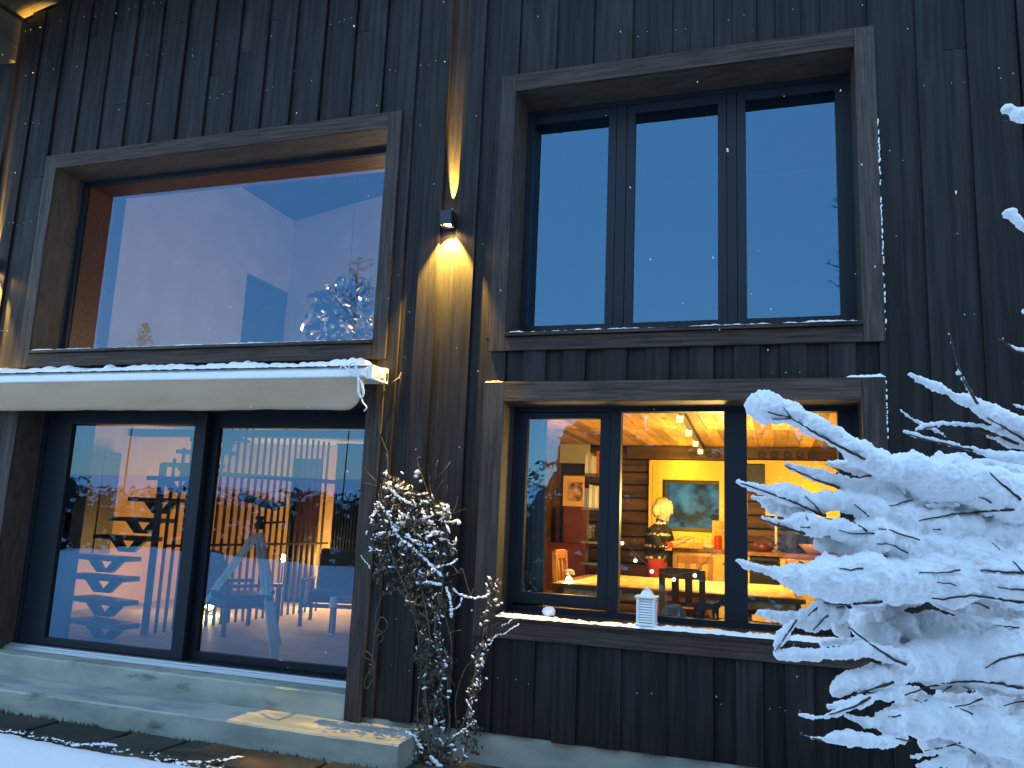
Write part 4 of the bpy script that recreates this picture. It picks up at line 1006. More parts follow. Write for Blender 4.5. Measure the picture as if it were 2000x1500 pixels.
# armchairs
N_('chair_blue', (0.07, 0.075, 0.085), (0.11, 0.115, 0.13), (50, 50, 50), bump=.3)
def armchair(x, y, rot, label):
    t = thing('armchair', (x, y, 0), label, 'armchair', 'armchairs in the lower left room')
    R_ = Matrix.Rotation(rot, 4, 'Z'); O = Vector((x, y, 0))
    def T(mb): mb.v = [tuple(R_ @ Vector(v) + O) for v in mb.v]; return mb
    T(MB().box(-.33, .33, -.32, .32, .30, .46)).build('seat_cushion', M['chair_blue'], t, bevel=.05)
    T(MB().hexa([(-.33, .22, .42), (.33, .22, .42), (.33, .36, .42), (-.33, .36, .42)], [(-.33, .40, 1.0), (.33, .40, 1.0), (.33, .50, .98), (-.33, .50, .98)])).build('back_cushion', M['chair_blue'], t, bevel=.05)
    for s in (-1, 1):
        T(MB().box(s * .38 - .03, s * .38 + .03, -.36, .38, .56, .60)).build('armrest', M['chair_dark'], t, bevel=.01)
        for yy in (-.33, .34): T(MB().box(s * .38 - .022, s * .38 + .022, yy - .022, yy + .022, 0, .56)).build('leg', M['chair_dark'], t)
    T(MB().box(-.36, .36, -.35, -.31, .24, .29)).build('front_rail', M['chair_dark'], t)
    return t
c = atz(470, 1205, 0.1); armchair(-6.35, 2.3, math.pi - .5, 'dark armchair at the left edge of the right door panel')
armchair(-5.75, 3.6, .35, 'dark armchair behind the telescope facing the low table')
ct = thing('coffee_table', (-4.75, 3.1, 0), 'low dark coffee table at the right side of the door glass', 'coffee table')
MB().box(-5.35, -4.2, 2.75, 3.4, .40, .44).build('tabletop', M['chair_dark'], ct, bevel=.006)
for (x, y) in ((-5.3, 2.8), (-4.25, 2.8), (-5.3, 3.35), (-4.25, 3.35)): MB().box(x - .03, x + .03, y - .03, y + .03, 0, .399).build('leg', M['chair_dark'], ct)
c = atz(646, 1240, 0.0)
fl_ = thing('cordless_lamp', (c.x, c.y, 0), 'small white cordless table lamp standing on the floor by the low table', 'lamp')
hh = at(650, 1166, c.y).z; h2 = at(650, 1186, c.y).z
MB().lathe((c.x, c.y, 0), [(.055, 0), (.055, .012), (.006, .016), (.006, h2 + .01)], 18).build('stand', M['white_paint'], fl_)
MB().lathe((c.x, c.y, h2), [(.052, 0), (.042, hh - h2)], 18).build('lamp_shade', M['white_paint'], fl_)
# lit floor lamps in that room
for (px, py, Yl, e, lab) in ((553, 1090, 4.2, 11, 'glowing globe lamp low in front of the dark doorway'), (408, 1190, 3.4, 7, 'glowing globe lamp on the floor by the left armchair')):
    c = at(px, py, Yl); c.z = max(c.z, .12)
    t = thing('globe_lamp', (c.x, c.y, c.z - .10), lab, 'lamp')
    MB().blob(c, .055, 2, 0).build('globe', M['bulb'], t, smooth=True)
    MB().lathe((c.x, c.y, 0), [(.08, 0), (.08, .015), (.012, .02), (.012, max(.03, c.z - .05))], 14).build('stand', M['black'], t)
    light('globe_light', 'POINT', c + Vector((0, -.12, .02)), e * .5, (1, .62, .2), .06, t)
light('stair_fill', 'POINT', (-7.0, 4.9, .20), 4.5, (1, .60, .18), .15, house)  # added fills near the floor, no lamp is built here
light('stair_fill', 'POINT', (-8.6, 3.2, .22), 1.2, (1, .60, .18), .15, house)
light('hall_fill', 'POINT', (-6.55, 5.0, .75), 13, (1, .60, .2), .15, house)  # added fill for the wall by the doorway, no fixture

# ------------------------------------------------------------------ chandelier of curled ribbons
cc = at(676, 622, 1.5); Rr = abs(at(744, 622, 1.5).x - cc.x) * .98
ch = thing('ribbon_chandelier', (cc.x, cc.y, cc.z), 'big ball pendant of curled shiny metal ribbons in the upper left window', 'pendant lamp')
M['ribbon'] = mat('ribbon', (.24, .235, .25), .30, 1.0)
r_ = random.Random(9); mb = MB()
for k in range(150):
    u = Vector((r_.gauss(0, 1), r_.gauss(0, 1), r_.gauss(0, 1))).normalized(); c = cc + u * Rr * r_.uniform(.72, .95)
    t1 = u.orthogonal().normalized(); t2 = u.cross(t1); a0 = r_.uniform(0, 6.28); t1, t2 = t1 * math.cos(a0) + t2 * math.sin(a0), t2 * math.cos(a0) - t1 * math.sin(a0)
    rad = r_.uniform(.09, .15); wd = r_.uniform(.020, .034); n = 9; vs = []; sp = r_.uniform(3.2, 5.6)
    for q in range(n + 1):
        a = sp * q / n; p = c + (u * math.cos(a) + t1 * math.sin(a)) * rad * (1 - .25 * q / n); vs += [p - t2 * wd, p + t2 * wd]
    mb.add(vs, [(2 * q, 2 * q + 1, 2 * q + 3, 2 * q + 2) for q in range(n)])
mb.build('ribbon', M['ribbon'], ch, smooth=True, kind='stuff')
MB().tube([cc + Vector((0, 0, .0)), Vector((cc.x, cc.y, uz(cc.x) - .0))], .003, 5).build('cord', M['black'], ch)
MB().blob(cc, .022, 2, 0).build('bulb', M['bulb'], ch, smooth=True)
light('pendant_light', 'POINT', cc + Vector((0, -.07, 0)), 5, (1, .68, .36), .05, ch)

# ------------------------------------------------------------------ person at the counter
def J(x, y, Y): return at(x, y, Y)
PY = 2.95
JT = {  # name: (pos, radius xy)
 'pelvis': (J(1276, 1098, PY), .145), 'waist': (J(1276, 1075, PY), .125), 'chest': (J(1282, 1050, PY), .142), 'yoke': (J(1289, 1033, PY), .105),
 'neck': (J(1292, 1022, PY), .055), 'jaw': (J(1295, 1010, PY), .075), 'head': (J(1295, 995, PY), .094), 'crown': (J(1293, 981, PY), .072),
 'nose': (J(1306, 1000, PY + .075), .014),
 'shoulderA': (J(1276, 1037, PY - .15), .062), 'elbowA': (J(1287, 1069, PY - .22), .050), 'wristA': (J(1316, 1062, PY - .02), .032), 'handA': (J(1328, 1058, PY + .05), .034),
 'shoulderB': (J(1302, 1035, PY + .16), .062), 'elbowB': (J(1314, 1064, PY + .18), .048), 'wristB': (J(1333, 1054, PY + .22), .031), 'handB': (J(1345, 1050, PY + .24), .033),
 'hipA': (J(1278, 1112, PY - .09), .095), 'kneeA': (J(1278, 1165, PY - .09), .065), 'ankleA': (J(1276, 1225, PY - .09), .042), 'toeA': (J(1292, 1228, PY - .09), .035),
 'hipB': (J(1290, 1112, PY + .09), .095), 'kneeB': (J(1291, 1165, PY + .09), .065), 'ankleB': (J(1289, 1225, PY + .09), .042), 'toeB': (J(1305, 1228, PY + .09), .035)}
for k_ in ('A', 'B'):
    h = JT['hip' + k_][0]
    for nm_, z_ in (('knee', KF + .46), ('ankle', KF + .07), ('toe', KF + .04)):
        p_ = Vector((h.x + (.0 if nm_ != 'toe' else .12), h.y + (0 if nm_ != 'toe' else .06), z_)); JT[nm_ + k_] = (p_, JT[nm_ + k_][1])
ED = [('pelvis', 'waist'), ('waist', 'chest'), ('chest', 'yoke'), ('yoke', 'neck'), ('neck', 'jaw'), ('jaw', 'head'), ('head', 'crown'), ('jaw', 'nose'),
      ('yoke', 'shoulderA'), ('shoulderA', 'elbowA'), ('elbowA', 'wristA'), ('wristA', 'handA'), ('yoke', 'shoulderB'), ('shoulderB', 'elbowB'), ('elbowB', 'wristB'), ('wristB', 'handB'),
      ('pelvis', 'hipA'), ('hipA', 'kneeA'), ('kneeA', 'ankleA'), ('ankleA', 'toeA'), ('pelvis', 'hipB'), ('hipB', 'kneeB'), ('kneeB', 'ankleB'), ('ankleB', 'toeB')]
def grow(names, edges, joints, root, sub=2):
    me = bpy.data.meshes.new('tmp'); idx = {n_: k for k, n_ in enumerate(names)}
    me.from_pydata([joints[n_][0] for n_ in names], [(idx[a], idx[b]) for a, b in edges], [])
    o = bpy.data.objects.new('tmp', me); COL.objects.link(o)
    sk = o.modifiers.new('skin', 'SKIN'); sk.use_smooth_shade = True
    for n_ in names:
        v = me.skin_vertices[0].data[idx[n_]]; r__ = joints[n_][1]; v.radius = (r__, r__); v.use_root = (n_ == root)
    ss = o.modifiers.new('sub', 'SUBSURF'); ss.levels = sub; ss.render_levels = sub
    dg = bpy.context.evaluated_depsgraph_get(); dg.update()
    m2 = bpy.data.meshes.new_from_object(o.evaluated_get(dg)); bpy.data.objects.remove(o); return m2
# fingers join the hand chains
for k_, sgn in (('A', 1), ('B', 1)):
    w_, h_ = JT['wrist' + k_][0], JT['hand' + k_][0]; d_ = (h_ - w_).normalized(); sd_ = d_.cross(Vector((0, 0, 1))).normalized()
    for q in range(4):
        b_ = h_ + sd_ * (.018 * (q - 1.5)); l_ = (.05, .06, .056, .044)[q]
        JT['k%s%d' % (k_, q)] = (b_ + d_ * .035, .0095); JT['m%s%d' % (k_, q)] = (b_ + d_ * (.035 + l_ * .5) + Vector((0, 0, -.012)), .0085); JT['t%s%d' % (k_, q)] = (b_ + d_ * (.03 + l_ * .8) + Vector((0, 0, -.038)), .007)
        ED += [('hand' + k_, 'k%s%d' % (k_, q)), ('k%s%d' % (k_, q), 'm%s%d' % (k_, q)), ('m%s%d' % (k_, q), 't%s%d' % (k_, q))]
    JT['th' + k_] = (w_ + d_ * .05 + sd_ * -.045 + Vector((0, 0, -.02)), .010); ED += [('wrist' + k_, 'th' + k_)]
pm = grow(list(JT), ED, JT, 'pelvis')
M['skin'] = mat('skin', (.62, .36, .24), .5)
M['trousers'] = mat('trousers', (.30, .02, .02), .8)
M['cuff_red'] = mat('cuff_red', (.55, .05, .02), .8)
N_('sweater', (.012, .012, .013), (.022, .022, .024), (30, 30, 30), bump=.3, base=dict(rough=.9))
def sweater_bands():
    m = M['sweater']; nt = m.node_tree; N, L = nt.nodes, nt.links; b = N['Principled BSDF']; src = b.inputs['Base Color'].links[0].from_socket
    tc = N.new('ShaderNodeTexCoord'); mp = N.new('ShaderNodeMapping'); mp.inputs['Scale'].default_value = (26, 26, 16); L.new(tc.outputs['Object'], mp.inputs[0])
    vo = N.new('ShaderNodeTexVoronoi'); vo.inputs['Scale'].default_value = 1; L.new(mp.outputs[0], vo.inputs[0])
    sx = N.new('ShaderNodeSeparateXYZ'); L.new(tc.outputs['Object'], sx.inputs[0])
    wv = N.new('ShaderNodeMath'); wv.operation = 'SINE'; ml = N.new('ShaderNodeMath'); ml.operation = 'MULTIPLY'; ml.inputs[1].default_value = 48; L.new(sx.outputs[2], ml.inputs[0]); L.new(ml.outputs[0], wv.inputs[0])
    ad = N.new('ShaderNodeMath'); ad.operation = 'SUBTRACT'; L.new(wv.outputs[0], ad.inputs[0]); L.new(vo.outputs[0], ad.inputs[1])
    gt = N.new('ShaderNodeMath'); gt.operation = 'GREATER_THAN'; gt.inputs[1].default_value = .42; L.new(ad.outputs[0], gt.inputs[0])
    mx = N.new('ShaderNodeMixRGB'); L.new(gt.outputs[0], mx.inputs[0]); L.new(src, mx.inputs[1]); mx.inputs[2].default_value = (.55, .53, .48, 1); L.new(mx.outputs[0], b.inputs['Base Color'])
sweater_bands()
pe = thing('person', (JT['pelvis'][0].x, JT['pelvis'][0].y, KF), 'fair haired person in a dark patterned sweater with red cuffs working at the kitchen counter', 'person')
o_ = org(pe)
seg_m = {'skin': 0, 'sweater': 1, 'cuff': 2, 'leg': 3}
def seg_dist(p, a, b):
    ab = b - a; t = max(0, min(1, (p - a).dot(ab) / max(1e-9, ab.length_squared))); return (p - a - ab * t).length, t
names_s = [e for e in ED]
for ms in (M['skin'], M['sweater'], M['cuff_red'], M['trousers']): pm.materials.append(ms)
for f in pm.polygons:
    c = f.center; best = min(((seg_dist(c, JT[a][0], JT[b][0])[0] - .5 * (JT[a][1] + JT[b][1]), a, b, seg_dist(c, JT[a][0], JT[b][0])[1]) for a, b in ED), key=lambda q: q[0])
    a, b, t = best[1], best[2], best[3]; k_ = 1
    if a in ('jaw', 'head') or b in ('head', 'nose'): k_ = 0
    elif b == 'jaw': k_ = 2 if t < .6 else 0
    elif b == 'neck': k_ = 2 if t > .35 else 1
    elif a.startswith('elbow'): k_ = 1 if t < .45 else 2 if t < .8 else 0
    elif a.startswith('wrist') or a.startswith('hand') or a[0] in 'km' and a[1] in 'AB': k_ = 0
    elif a.startswith('hip') or a.startswith('knee') or a.startswith('ankle') or (a == 'pelvis' and b.startswith('hip')): k_ = 3
    f.material_index = k_; f.use_smooth = True
for v in pm.vertices: v.co -= o_
bo = bpy.data.objects.new('body', pm); COL.objects.link(bo); bo.parent = pe
N_('hair_fair', (.62, .46, .24), (.86, .74, .50), (18, 60, 60), bump=.5)
hc = JT['head'][0]; mb = MB(); hr_ = random.Random(4)
V, F = ICO[3]; vs = []
fd = (JT['nose'][0] - hc); fd.z = 0; fd.normalize()
for v in V:
    s = 1 + .05 * noise.noise(v * 4); face = max(0, v.dot(fd) - .45) * (1 if v.z < .25 else .1)
    vs.append(hc + Vector((v.x * .116, v.y * .116, v.z * .122 + .014)) * s * (1 - .45 * min(1, face * 2.2)))
mb.add(vs, F)
mb.blob(hc - fd * .11 + Vector((0, 0, -.01)), (.055, .055, .07), 2, .12)
for k in range(60):
    u = Vector((hr_.gauss(0, 1), hr_.gauss(0, 1), abs(hr_.gauss(0, 1)) - .2)).normalized()
    if u.dot(fd) > .5: continue
    mb.blob(hc + u * .106, (hr_.uniform(.012, .022), hr_.uniform(.012, .022), .04), 1, .45)
mb.build('hair', M['hair_fair'], pe, smooth=True)
up = Vector((0, 0, 1)); sd = fd.cross(up)
for s in (-1, 1):
    MB().blob(hc + fd * .088 + sd * s * .036 + up * .012, .010, 2, 0).build('eye', M['black'], pe, smooth=True)
    MB().blob(hc + sd * s * .098 - fd * .01 + up * -.005, (.014, .014, .026), 2, .05).build('ear', M['skin'], pe, smooth=True)
MB().blob(hc + fd * .092 - up * .052, (.018, .018, .006), 2, 0).build('mouth', M['oxblood'], pe, smooth=True)
hb = JT['handB'][0]
tag(MB().hexa([tuple(hb + Vector(v)) for v in ((-.02, -.06, -.05), (.14, -.06, -.05), (.14, .06, -.05), (-.02, .06, -.05))], [tuple(hb + Vector(v)) for v in ((-.02, -.06, -.038), (.14, -.06, -.03), (.14, .06, -.03), (-.02, .06, -.038))]).build('small_tray', M['int_yellow'], bevel=.003), 'small pale tray held in the hands of the person at the counter', 'tray')

# ------------------------------------------------------------------ climbing plant on the wall
cl = thing('climbing_plant', (at(845, 1480, -.2).x, -.2, -.45), 'withered snow dusted climbing plant growing up the dark boards between door and window', 'climbing plant')
r_ = random.Random(17)
stems = [([(842, 1500), (835, 1420), (828, 1330), (838, 1240), (826, 1150), (800, 1060), (792, 980), (772, 935)], .009, -.10),
         ([(862, 1500), (850, 1400), (862, 1310), (848, 1230), (862, 1140), (850, 1050), (838, 975), (818, 905)], .008, -.13),
         ([(850, 1500), (880, 1430), (872, 1340), (885, 1260), (866, 1170), (868, 1080), (880, 1010)], .007, -.09),
         ([(830, 1500), (815, 1400), (822, 1290), (805, 1180), (768, 1090), (750, 1010), (745, 945)], .007, -.07),
         ([(878, 1500), (890, 1440), (915, 1390), (932, 1310), (943, 1250), (950, 1200), (957, 1168)], .007, -.13),
         ([(905, 1430), (922, 1340), (932, 1270), (935, 1250)], .005, -.08), ([(893, 1440), (890, 1370), (908, 1310), (926, 1290)], .005, -.09),
         ([(950, 1250), (965, 1240), (985, 1222), (1010, 1212)], .004, -.14), ([(953, 1225), (975, 1215), (990, 1205)], .003, -.15)]
mb = MB(); STP = []
for P, r0, Y in stems:
    pts = curve_pts([at(x + r_.uniform(-3, 3), y, Y + r_.uniform(-.03, .03)) for x, y in P], 6); n = len(pts)
    mb.tube(pts, [r0 * (1 - .75 * k / n) for k in range(n)], 5); STP.append(pts)
for k in range(95):
    x, y = r_.uniform(735, 885), r_.uniform(930, 1150)
    if k > 60: x, y = r_.uniform(810, 880), r_.uniform(1150, 1480)
    a_ = r_.uniform(-1.3, 1.3) + (math.pi if r_.random() < .25 else 0); L_ = r_.uniform(18, 48)
    mb.tube(curve_pts([at(x, y, -.1 + r_.uniform(-.07, .05)), at(x + math.sin(a_) * L_ * .5 + r_.uniform(-5, 5), y - math.cos(a_) * L_ * .5, -.13 + r_.uniform(-.05, .05)), at(x + math.sin(a_) * L_, y - math.cos(a_) * L_ + r_.uniform(-4, 8), -.15 + r_.uniform(-.06, .06))], 3), r_.uniform(.0016, .0032), 4)
mb.build('stem', M['vine_stem'], cl, smooth=True, kind='stuff')
# wiry tendrils left of the plant
mb = MB()
for L_ in ([(748, 1160), (736, 1190), (734, 1220), (748, 1235), (757, 1220), (746, 1205), (735, 1225), (730, 1260), (727, 1290), (730, 1320), (716, 1345), (712, 1330), (722, 1310), (728, 1295)],
           [(729, 1290), (714, 1285), (708, 1278), (715, 1272), (727, 1283), (731, 1300), (722, 1318)], [(735, 1243), (745, 1238), (748, 1247), (741, 1255)],
           [(818, 905), (815, 895), (822, 893)], [(885, 1105), (895, 1118), (903, 1112), (918, 1160), (925, 1150)], [(756, 936), (757, 900), (754, 885)]):
    MB().tube(curve_pts([at(x, y, -.06 + r_.uniform(-.01, .01)) for x, y in L_]), .0035, 5).build('tendril', M['vine_stem'], cl, smooth=True)
def inside(x, y):
    """leafy silhouette: (probability of a leaf, probability of snow)"""
    p, s = 0, 0
    if 925 < y < 1160:
        rg = 16 * noise.noise(Vector((0, y * .035, 2))) + 12 * noise.noise(Vector((0, y * .11, 2))); xl = 748 - 24 * sst(930, 1040, y) + 20 * sst(1080, 1160, y) + rg; xr_ = 790 + 92 * sst(925, 1010, y) - 22 * sst(1060, 1160, y) + 16 * noise.noise(Vector((9, y * .035, 2))) + 13 * noise.noise(Vector((9, y * .11, 2)))
        if xl < x < xr_: p = 1; s = .38 - .30 * sst(1040, 1120, y) + (.25 if x > 830 and y > 1020 else 0)
    if 1130 < y < 1500:
        w = 42 - 14 * sst(1150, 1250, y) + 8 * math.sin(y * .045); c = 842 + 7 * math.sin(y * .02) - 4 * sst(1250, 1400, y) + 8 * sst(1420, 1490, y)
        if abs(x - c) < w: p = max(p, 1.0 if y < 1380 or y > 1450 else .5); s = max(s, .06 + .18 * (x > c + 10))
    if 1440 < y < 1500 and 800 < x < 905: p = max(p, .9); s = max(s, .22)
    if 1405 < y < 1470 and 890 < x < 940: p = max(p, .8); s = max(s, .12)
    if 1130 < y < 1480:
        cx = 957 - .16 * (y - 1170) - (.05 * max(0, y - 1300))
        if abs(x - cx) < 9 + 5 * math.sin(y * .09): p = max(p, .75); s = max(s, .42)
    return p, s
def flake(m_, c, q):
    k0 = len(m_.v); m_.blob((0, 0, 0), (q * r_.uniform(1.0, 2.3), q * .8, q * r_.uniform(.45, .8)), 2 if q > .011 else 1, .5, rr=r_)
    R_ = Matrix.Rotation(r_.gauss(.25, .75), 4, 'Y')
    for j in range(k0, len(m_.v)): m_.v[j] = tuple(R_ @ Vector(m_.v[j]) + c)
mb = MB(); sn = MB(); nl = 0
while nl < 2300:
    x, y = r_.uniform(705, 985), r_.uniform(890, 1500); p, s = inside(x, y)
    p *= .12 + 1.3 * max(0, noise.noise(Vector((x * .035, y * .035, 3))) + .38)
    if r_.random() > p: continue
    nl += 1; Y = -.04 - abs(r_.gauss(0, .075)) - (.05 if y < 1150 else 0); c = at(x, y, Y)
    L_ = r_.uniform(.018, .042); dn = Vector((r_.gauss(0, .5), r_.gauss(-.25, .4), -1 + r_.gauss(0, .45))).normalized(); sdv = dn.cross(Vector((r_.gauss(0, .5), 1, r_.gauss(0, .4)))).normalized()
    nn = sdv.cross(dn) * L_ * .25; w = sdv * L_ * r_.uniform(.3, .5); m_ = c + dn * L_ * .5
    mb.add([c, m_ + w + nn, c + dn * L_ * 1.1, m_ - w + nn, m_], [(0, 1, 4), (1, 2, 4), (2, 3, 4), (3, 0, 4)])
    if r_.random() < s * (.35 + 2.6 * max(0, noise.noise(Vector((x * .055, y * .055, 8))) + .15)):
        q = r_.uniform(.006, .018) * (.85 if y < 1060 else .7)
        flake(sn, c + Vector((r_.gauss(0, .008), -.014, .006)), q)
mb.build('foliage', M['leaf_dry'], cl, smooth=False, kind='stuff')
# snow loaded twigs of the climber
for P, w in (([(742, 985), (760, 1010), (775, 1045), (800, 1065), (828, 1090), (845, 1108), (862, 1125)], .012), ([(795, 1045), (815, 1062), (842, 1066)], .011), ([(850, 1108), (880, 1102), (893, 1092)], .009),
             ([(817, 1140), (840, 1138), (860, 1142)], .013), ([(885, 1150), (900, 1162), (920, 1168), (945, 1166), (956, 1161)], .009), ([(872, 1150), (880, 1175), (882, 1205)], .013), ([(881, 1192), (895, 1185), (902, 1170)], .007),
             ([(866, 1018), (880, 1020), (895, 1018), (896, 1024)], .010), ([(705, 1087), (718, 1102), (722, 1110)], .006), ([(980, 1222), (995, 1215), (1010, 1205), (1022, 1208)], .005), ([(955, 1260), (968, 1243), (985, 1238), (1000, 1228), (1012, 1220)], .006),
             ([(795, 1430), (808, 1438), (818, 1455), (824, 1462)], .012), ([(842, 1480), (852, 1490), (862, 1500)], .016), ([(884, 1440), (905, 1425), (928, 1408)], .008), ([(755, 945), (768, 960), (785, 975), (805, 985)], .012)):
    pts = curve_pts([at(x, y, -.17 + r_.uniform(-.02, .02)) for x, y in P], 7)
    for q in pts:
        rr_ = w * r_.uniform(.7, 1.35); sn.blob(q + Vector((r_.gauss(0, .003), 0, r_.gauss(.002, .003))), (rr_ * 1.2, rr_, rr_), 1, .3)
for x, y, q in ((815, 922, .03), (812, 930, .024), (822, 940, .02), (775, 950, .026), (762, 946, .02), (830, 1010, .036), (842, 1020, .038), (825, 1000, .03), (846, 1040, .034), (785, 1022, .04), (775, 1035, .03), (750, 1040, .02), (840, 1420, .02), (872, 1300, .02), (868, 1325, .022), (878, 1350, .022), (868, 1290, .016), (875, 1362, .016),
                (968, 1172, .022), (972, 1182, .018), (980, 1178, .014), (955, 1250, .016), (943, 1278, .02), (950, 1325, .016), (930, 1368, .014), (925, 1390, .012), (921, 1192, .012), (845, 1485, .026), (855, 1495, .026), (882, 1455, .022), (888, 1465, .02), (812, 1440, .018), (822, 1470, .02)):
    c = at(x, y, -.17); sn.blob(c, (q * .75, q * .5, q * .5), 2, .6)
sn.build('snow', M['snow'], cl, smooth=True, kind='stuff')

# ------------------------------------------------------------------ snow laden shrub in front of the house
sb = thing('snowy_shrub', (1.75, -4.0, -.2), 'leafless shrub with thick snow along every branch at the right in front of the house', 'shrub')
BR = [  # (depth Y, [(x, y, snow diameter px)])
 (-4.45, [(1478, 785, 34), (1492, 795, 62), (1510, 800, 60), (1532, 802, 48), (1560, 815, 40), (1600, 838, 40), (1640, 858, 40), (1668, 880, 44), (1715, 902, 50), (1760, 912, 70), (1820, 930, 90), (1900, 950, 100), (2040, 1000, 110)]),
 (-4.40, [(1537, 907, 13), (1550, 912, 18), (1590, 924, 22), (1640, 940, 30), (1690, 955, 36), (1740, 975, 50), (1800, 1000, 60)]),
 (-4.30, [(1620, 905, 14), (1645, 908, 20), (1680, 910, 34), (1710, 925, 50), (1740, 950, 60)]),
 (-4.42, [(1444, 941, 14), (1470, 951, 16), (1500, 958, 24), (1530, 962, 42), (1570, 975, 38), (1600, 985, 36), (1640, 978, 40), (1680, 990, 50), (1740, 1010, 70), (1850, 1030, 80), (2040, 1060, 90)]),
 (-4.38, [(1468, 972, 8), (1485, 974, 14), (1510, 990, 28), (1540, 1000, 28), (1580, 1005, 26)]),
 (-4.44, [(1488, 1011, 9), (1505, 1016, 14), (1540, 1022, 18), (1565, 1020, 46), (1600, 1030, 40), (1640, 1035, 50), (1690, 1045, 70), (1760, 1065, 80), (1900, 1090, 90), (2040, 1110, 90)]),
 (-4.40, [(1600, 1062, 30), (1640, 1068, 34), (1680, 1070, 50)]),
 (-4.46, [(1440, 1094, 13), (1455, 1102, 16), (1480, 1108, 18), (1505, 1116, 20), (1535, 1125, 30), (1560, 1130, 66), (1620, 1135, 95), (1700, 1135, 100), (1790, 1135, 100), (1900, 1130, 110), (2040, 1140, 110)]),
 (-4.40, [(1482, 1197, 15), (1505, 1202, 18), (1530, 1208, 22), (1560, 1210, 30), (1600, 1195, 40), (1650, 1200, 50)]),
 (-4.45, [(1514, 1264, 9), (1525, 1245, 22), (1540, 1228, 18), (1555, 1212, 14)]),
 (-4.40, [(1575, 1224, 16), (1592, 1222, 26), (1615, 1205, 30), (1645, 1190, 30)]),
 (-4.3, [(1610, 1218, 24), (1614, 1222, 20)]), (-4.35, [(1640, 1225, 34), (1655, 1238, 20)]),
 (-4.25, [(1608, 1256, 17), (1640, 1254, 17), (1675, 1252, 18), (1720, 1250, 30)]),
 (-4.45, [(1520, 1279, 20), (1545, 1278, 24), (1590, 1279, 24), (1640, 1275, 26), (1690, 1268, 30), (1735, 1278, 40), (1780, 1290, 50)]),
 (-4.42, [(1636, 1347, 26), (1655, 1330, 42), (1700, 1322, 50), (1750, 1310, 50), (1820, 1290, 90), (1900, 1285, 110), (2040, 1290, 120)]),
 (-4.44, [(1617, 1380, 13), (1640, 1378, 18), (1675, 1370, 20), (1710, 1362, 22), (1760, 1355, 26)]),
 (-4.46, [(1562, 1395, 8), (1580, 1401, 10), (1605, 1402, 10), (1640, 1390, 13), (1690, 1372, 14)]),
 (-4.43, [(1654, 1398, 16), (1680, 1408, 20), (1715, 1414, 24), (1760, 1405, 60), (1830, 1405, 90), (1900, 1420, 90), (2040, 1450, 100)]),
 (-4.45, [(1564, 1433, 5), (1585, 1440, 10), (1610, 1444, 9), (1640, 1440, 26), (1670, 1446, 32), (1720, 1450, 26), (1770, 1440, 24)]),
 (-4.43, [(1780, 1478, 8), (1810, 1474, 11), (1850, 1462, 16)]), (-4.43, [(1795, 1496, 14), (1830, 1492, 18), (1880, 1480, 40)]),
 (-4.38, [(1777, 731, 14), (1800, 742, 18), (1830, 756, 20), (1860, 770, 20), (1895, 785, 24), (1930, 803, 34), (1965, 818, 38), (2040, 850, 60)]),
 (-4.36, [(1760, 802, 7), (1775, 815, 8), (1800, 828, 8), (1815, 833, 8)]),
 (-4.37, [(1788, 840, 9), (1810, 832, 12), (1840, 827, 12), (1880, 828, 12), (1920, 832, 12), (1960, 845, 16), (2020, 860, 20)]),
 (-4.40, [(1766, 842, 9), (1790, 850, 11), (1820, 857, 11), (1860, 868, 12), (1910, 880, 14), (1960, 892, 20), (2030, 900, 30)]), (-4.38, [(1822, 838, 7), (1840, 848, 8), (1850, 854, 6)]),
 (-4.35, [(1928, 853, 10), (1950, 858, 15), (1980, 868, 18), (2030, 880, 24)]),
 (-4.30, [(1958, 661, 4), (1968, 670, 5), (1985, 682, 14), (2010, 688, 16), (2040, 700, 16)]), (-4.30, [(1956, 217, 10), (1968, 212, 26), (1985, 222, 28), (2010, 228, 30), (2040, 240, 30)]),
 (-4.30, [(1962, 418, 12), (1974, 416, 26), (1988, 432, 20), (1998, 445, 14), (2030, 470, 16)]), (-4.3, [(1996, 606, 10), (2010, 612, 14), (2040, 620, 14)]), (-4.3, [(1978, 789, 7), (1992, 794, 9), (2020, 800, 14)]), (-4.3, [(2000, 748, 8), (2020, 752, 10)]),
]
bead = (-4.37, [(1855, 652), (1858, 668), (1861, 682), (1865, 697), (1869, 712), (1874, 726), (1880, 738), (1887, 752), (1894, 765), (1902, 778), (1910, 790)])
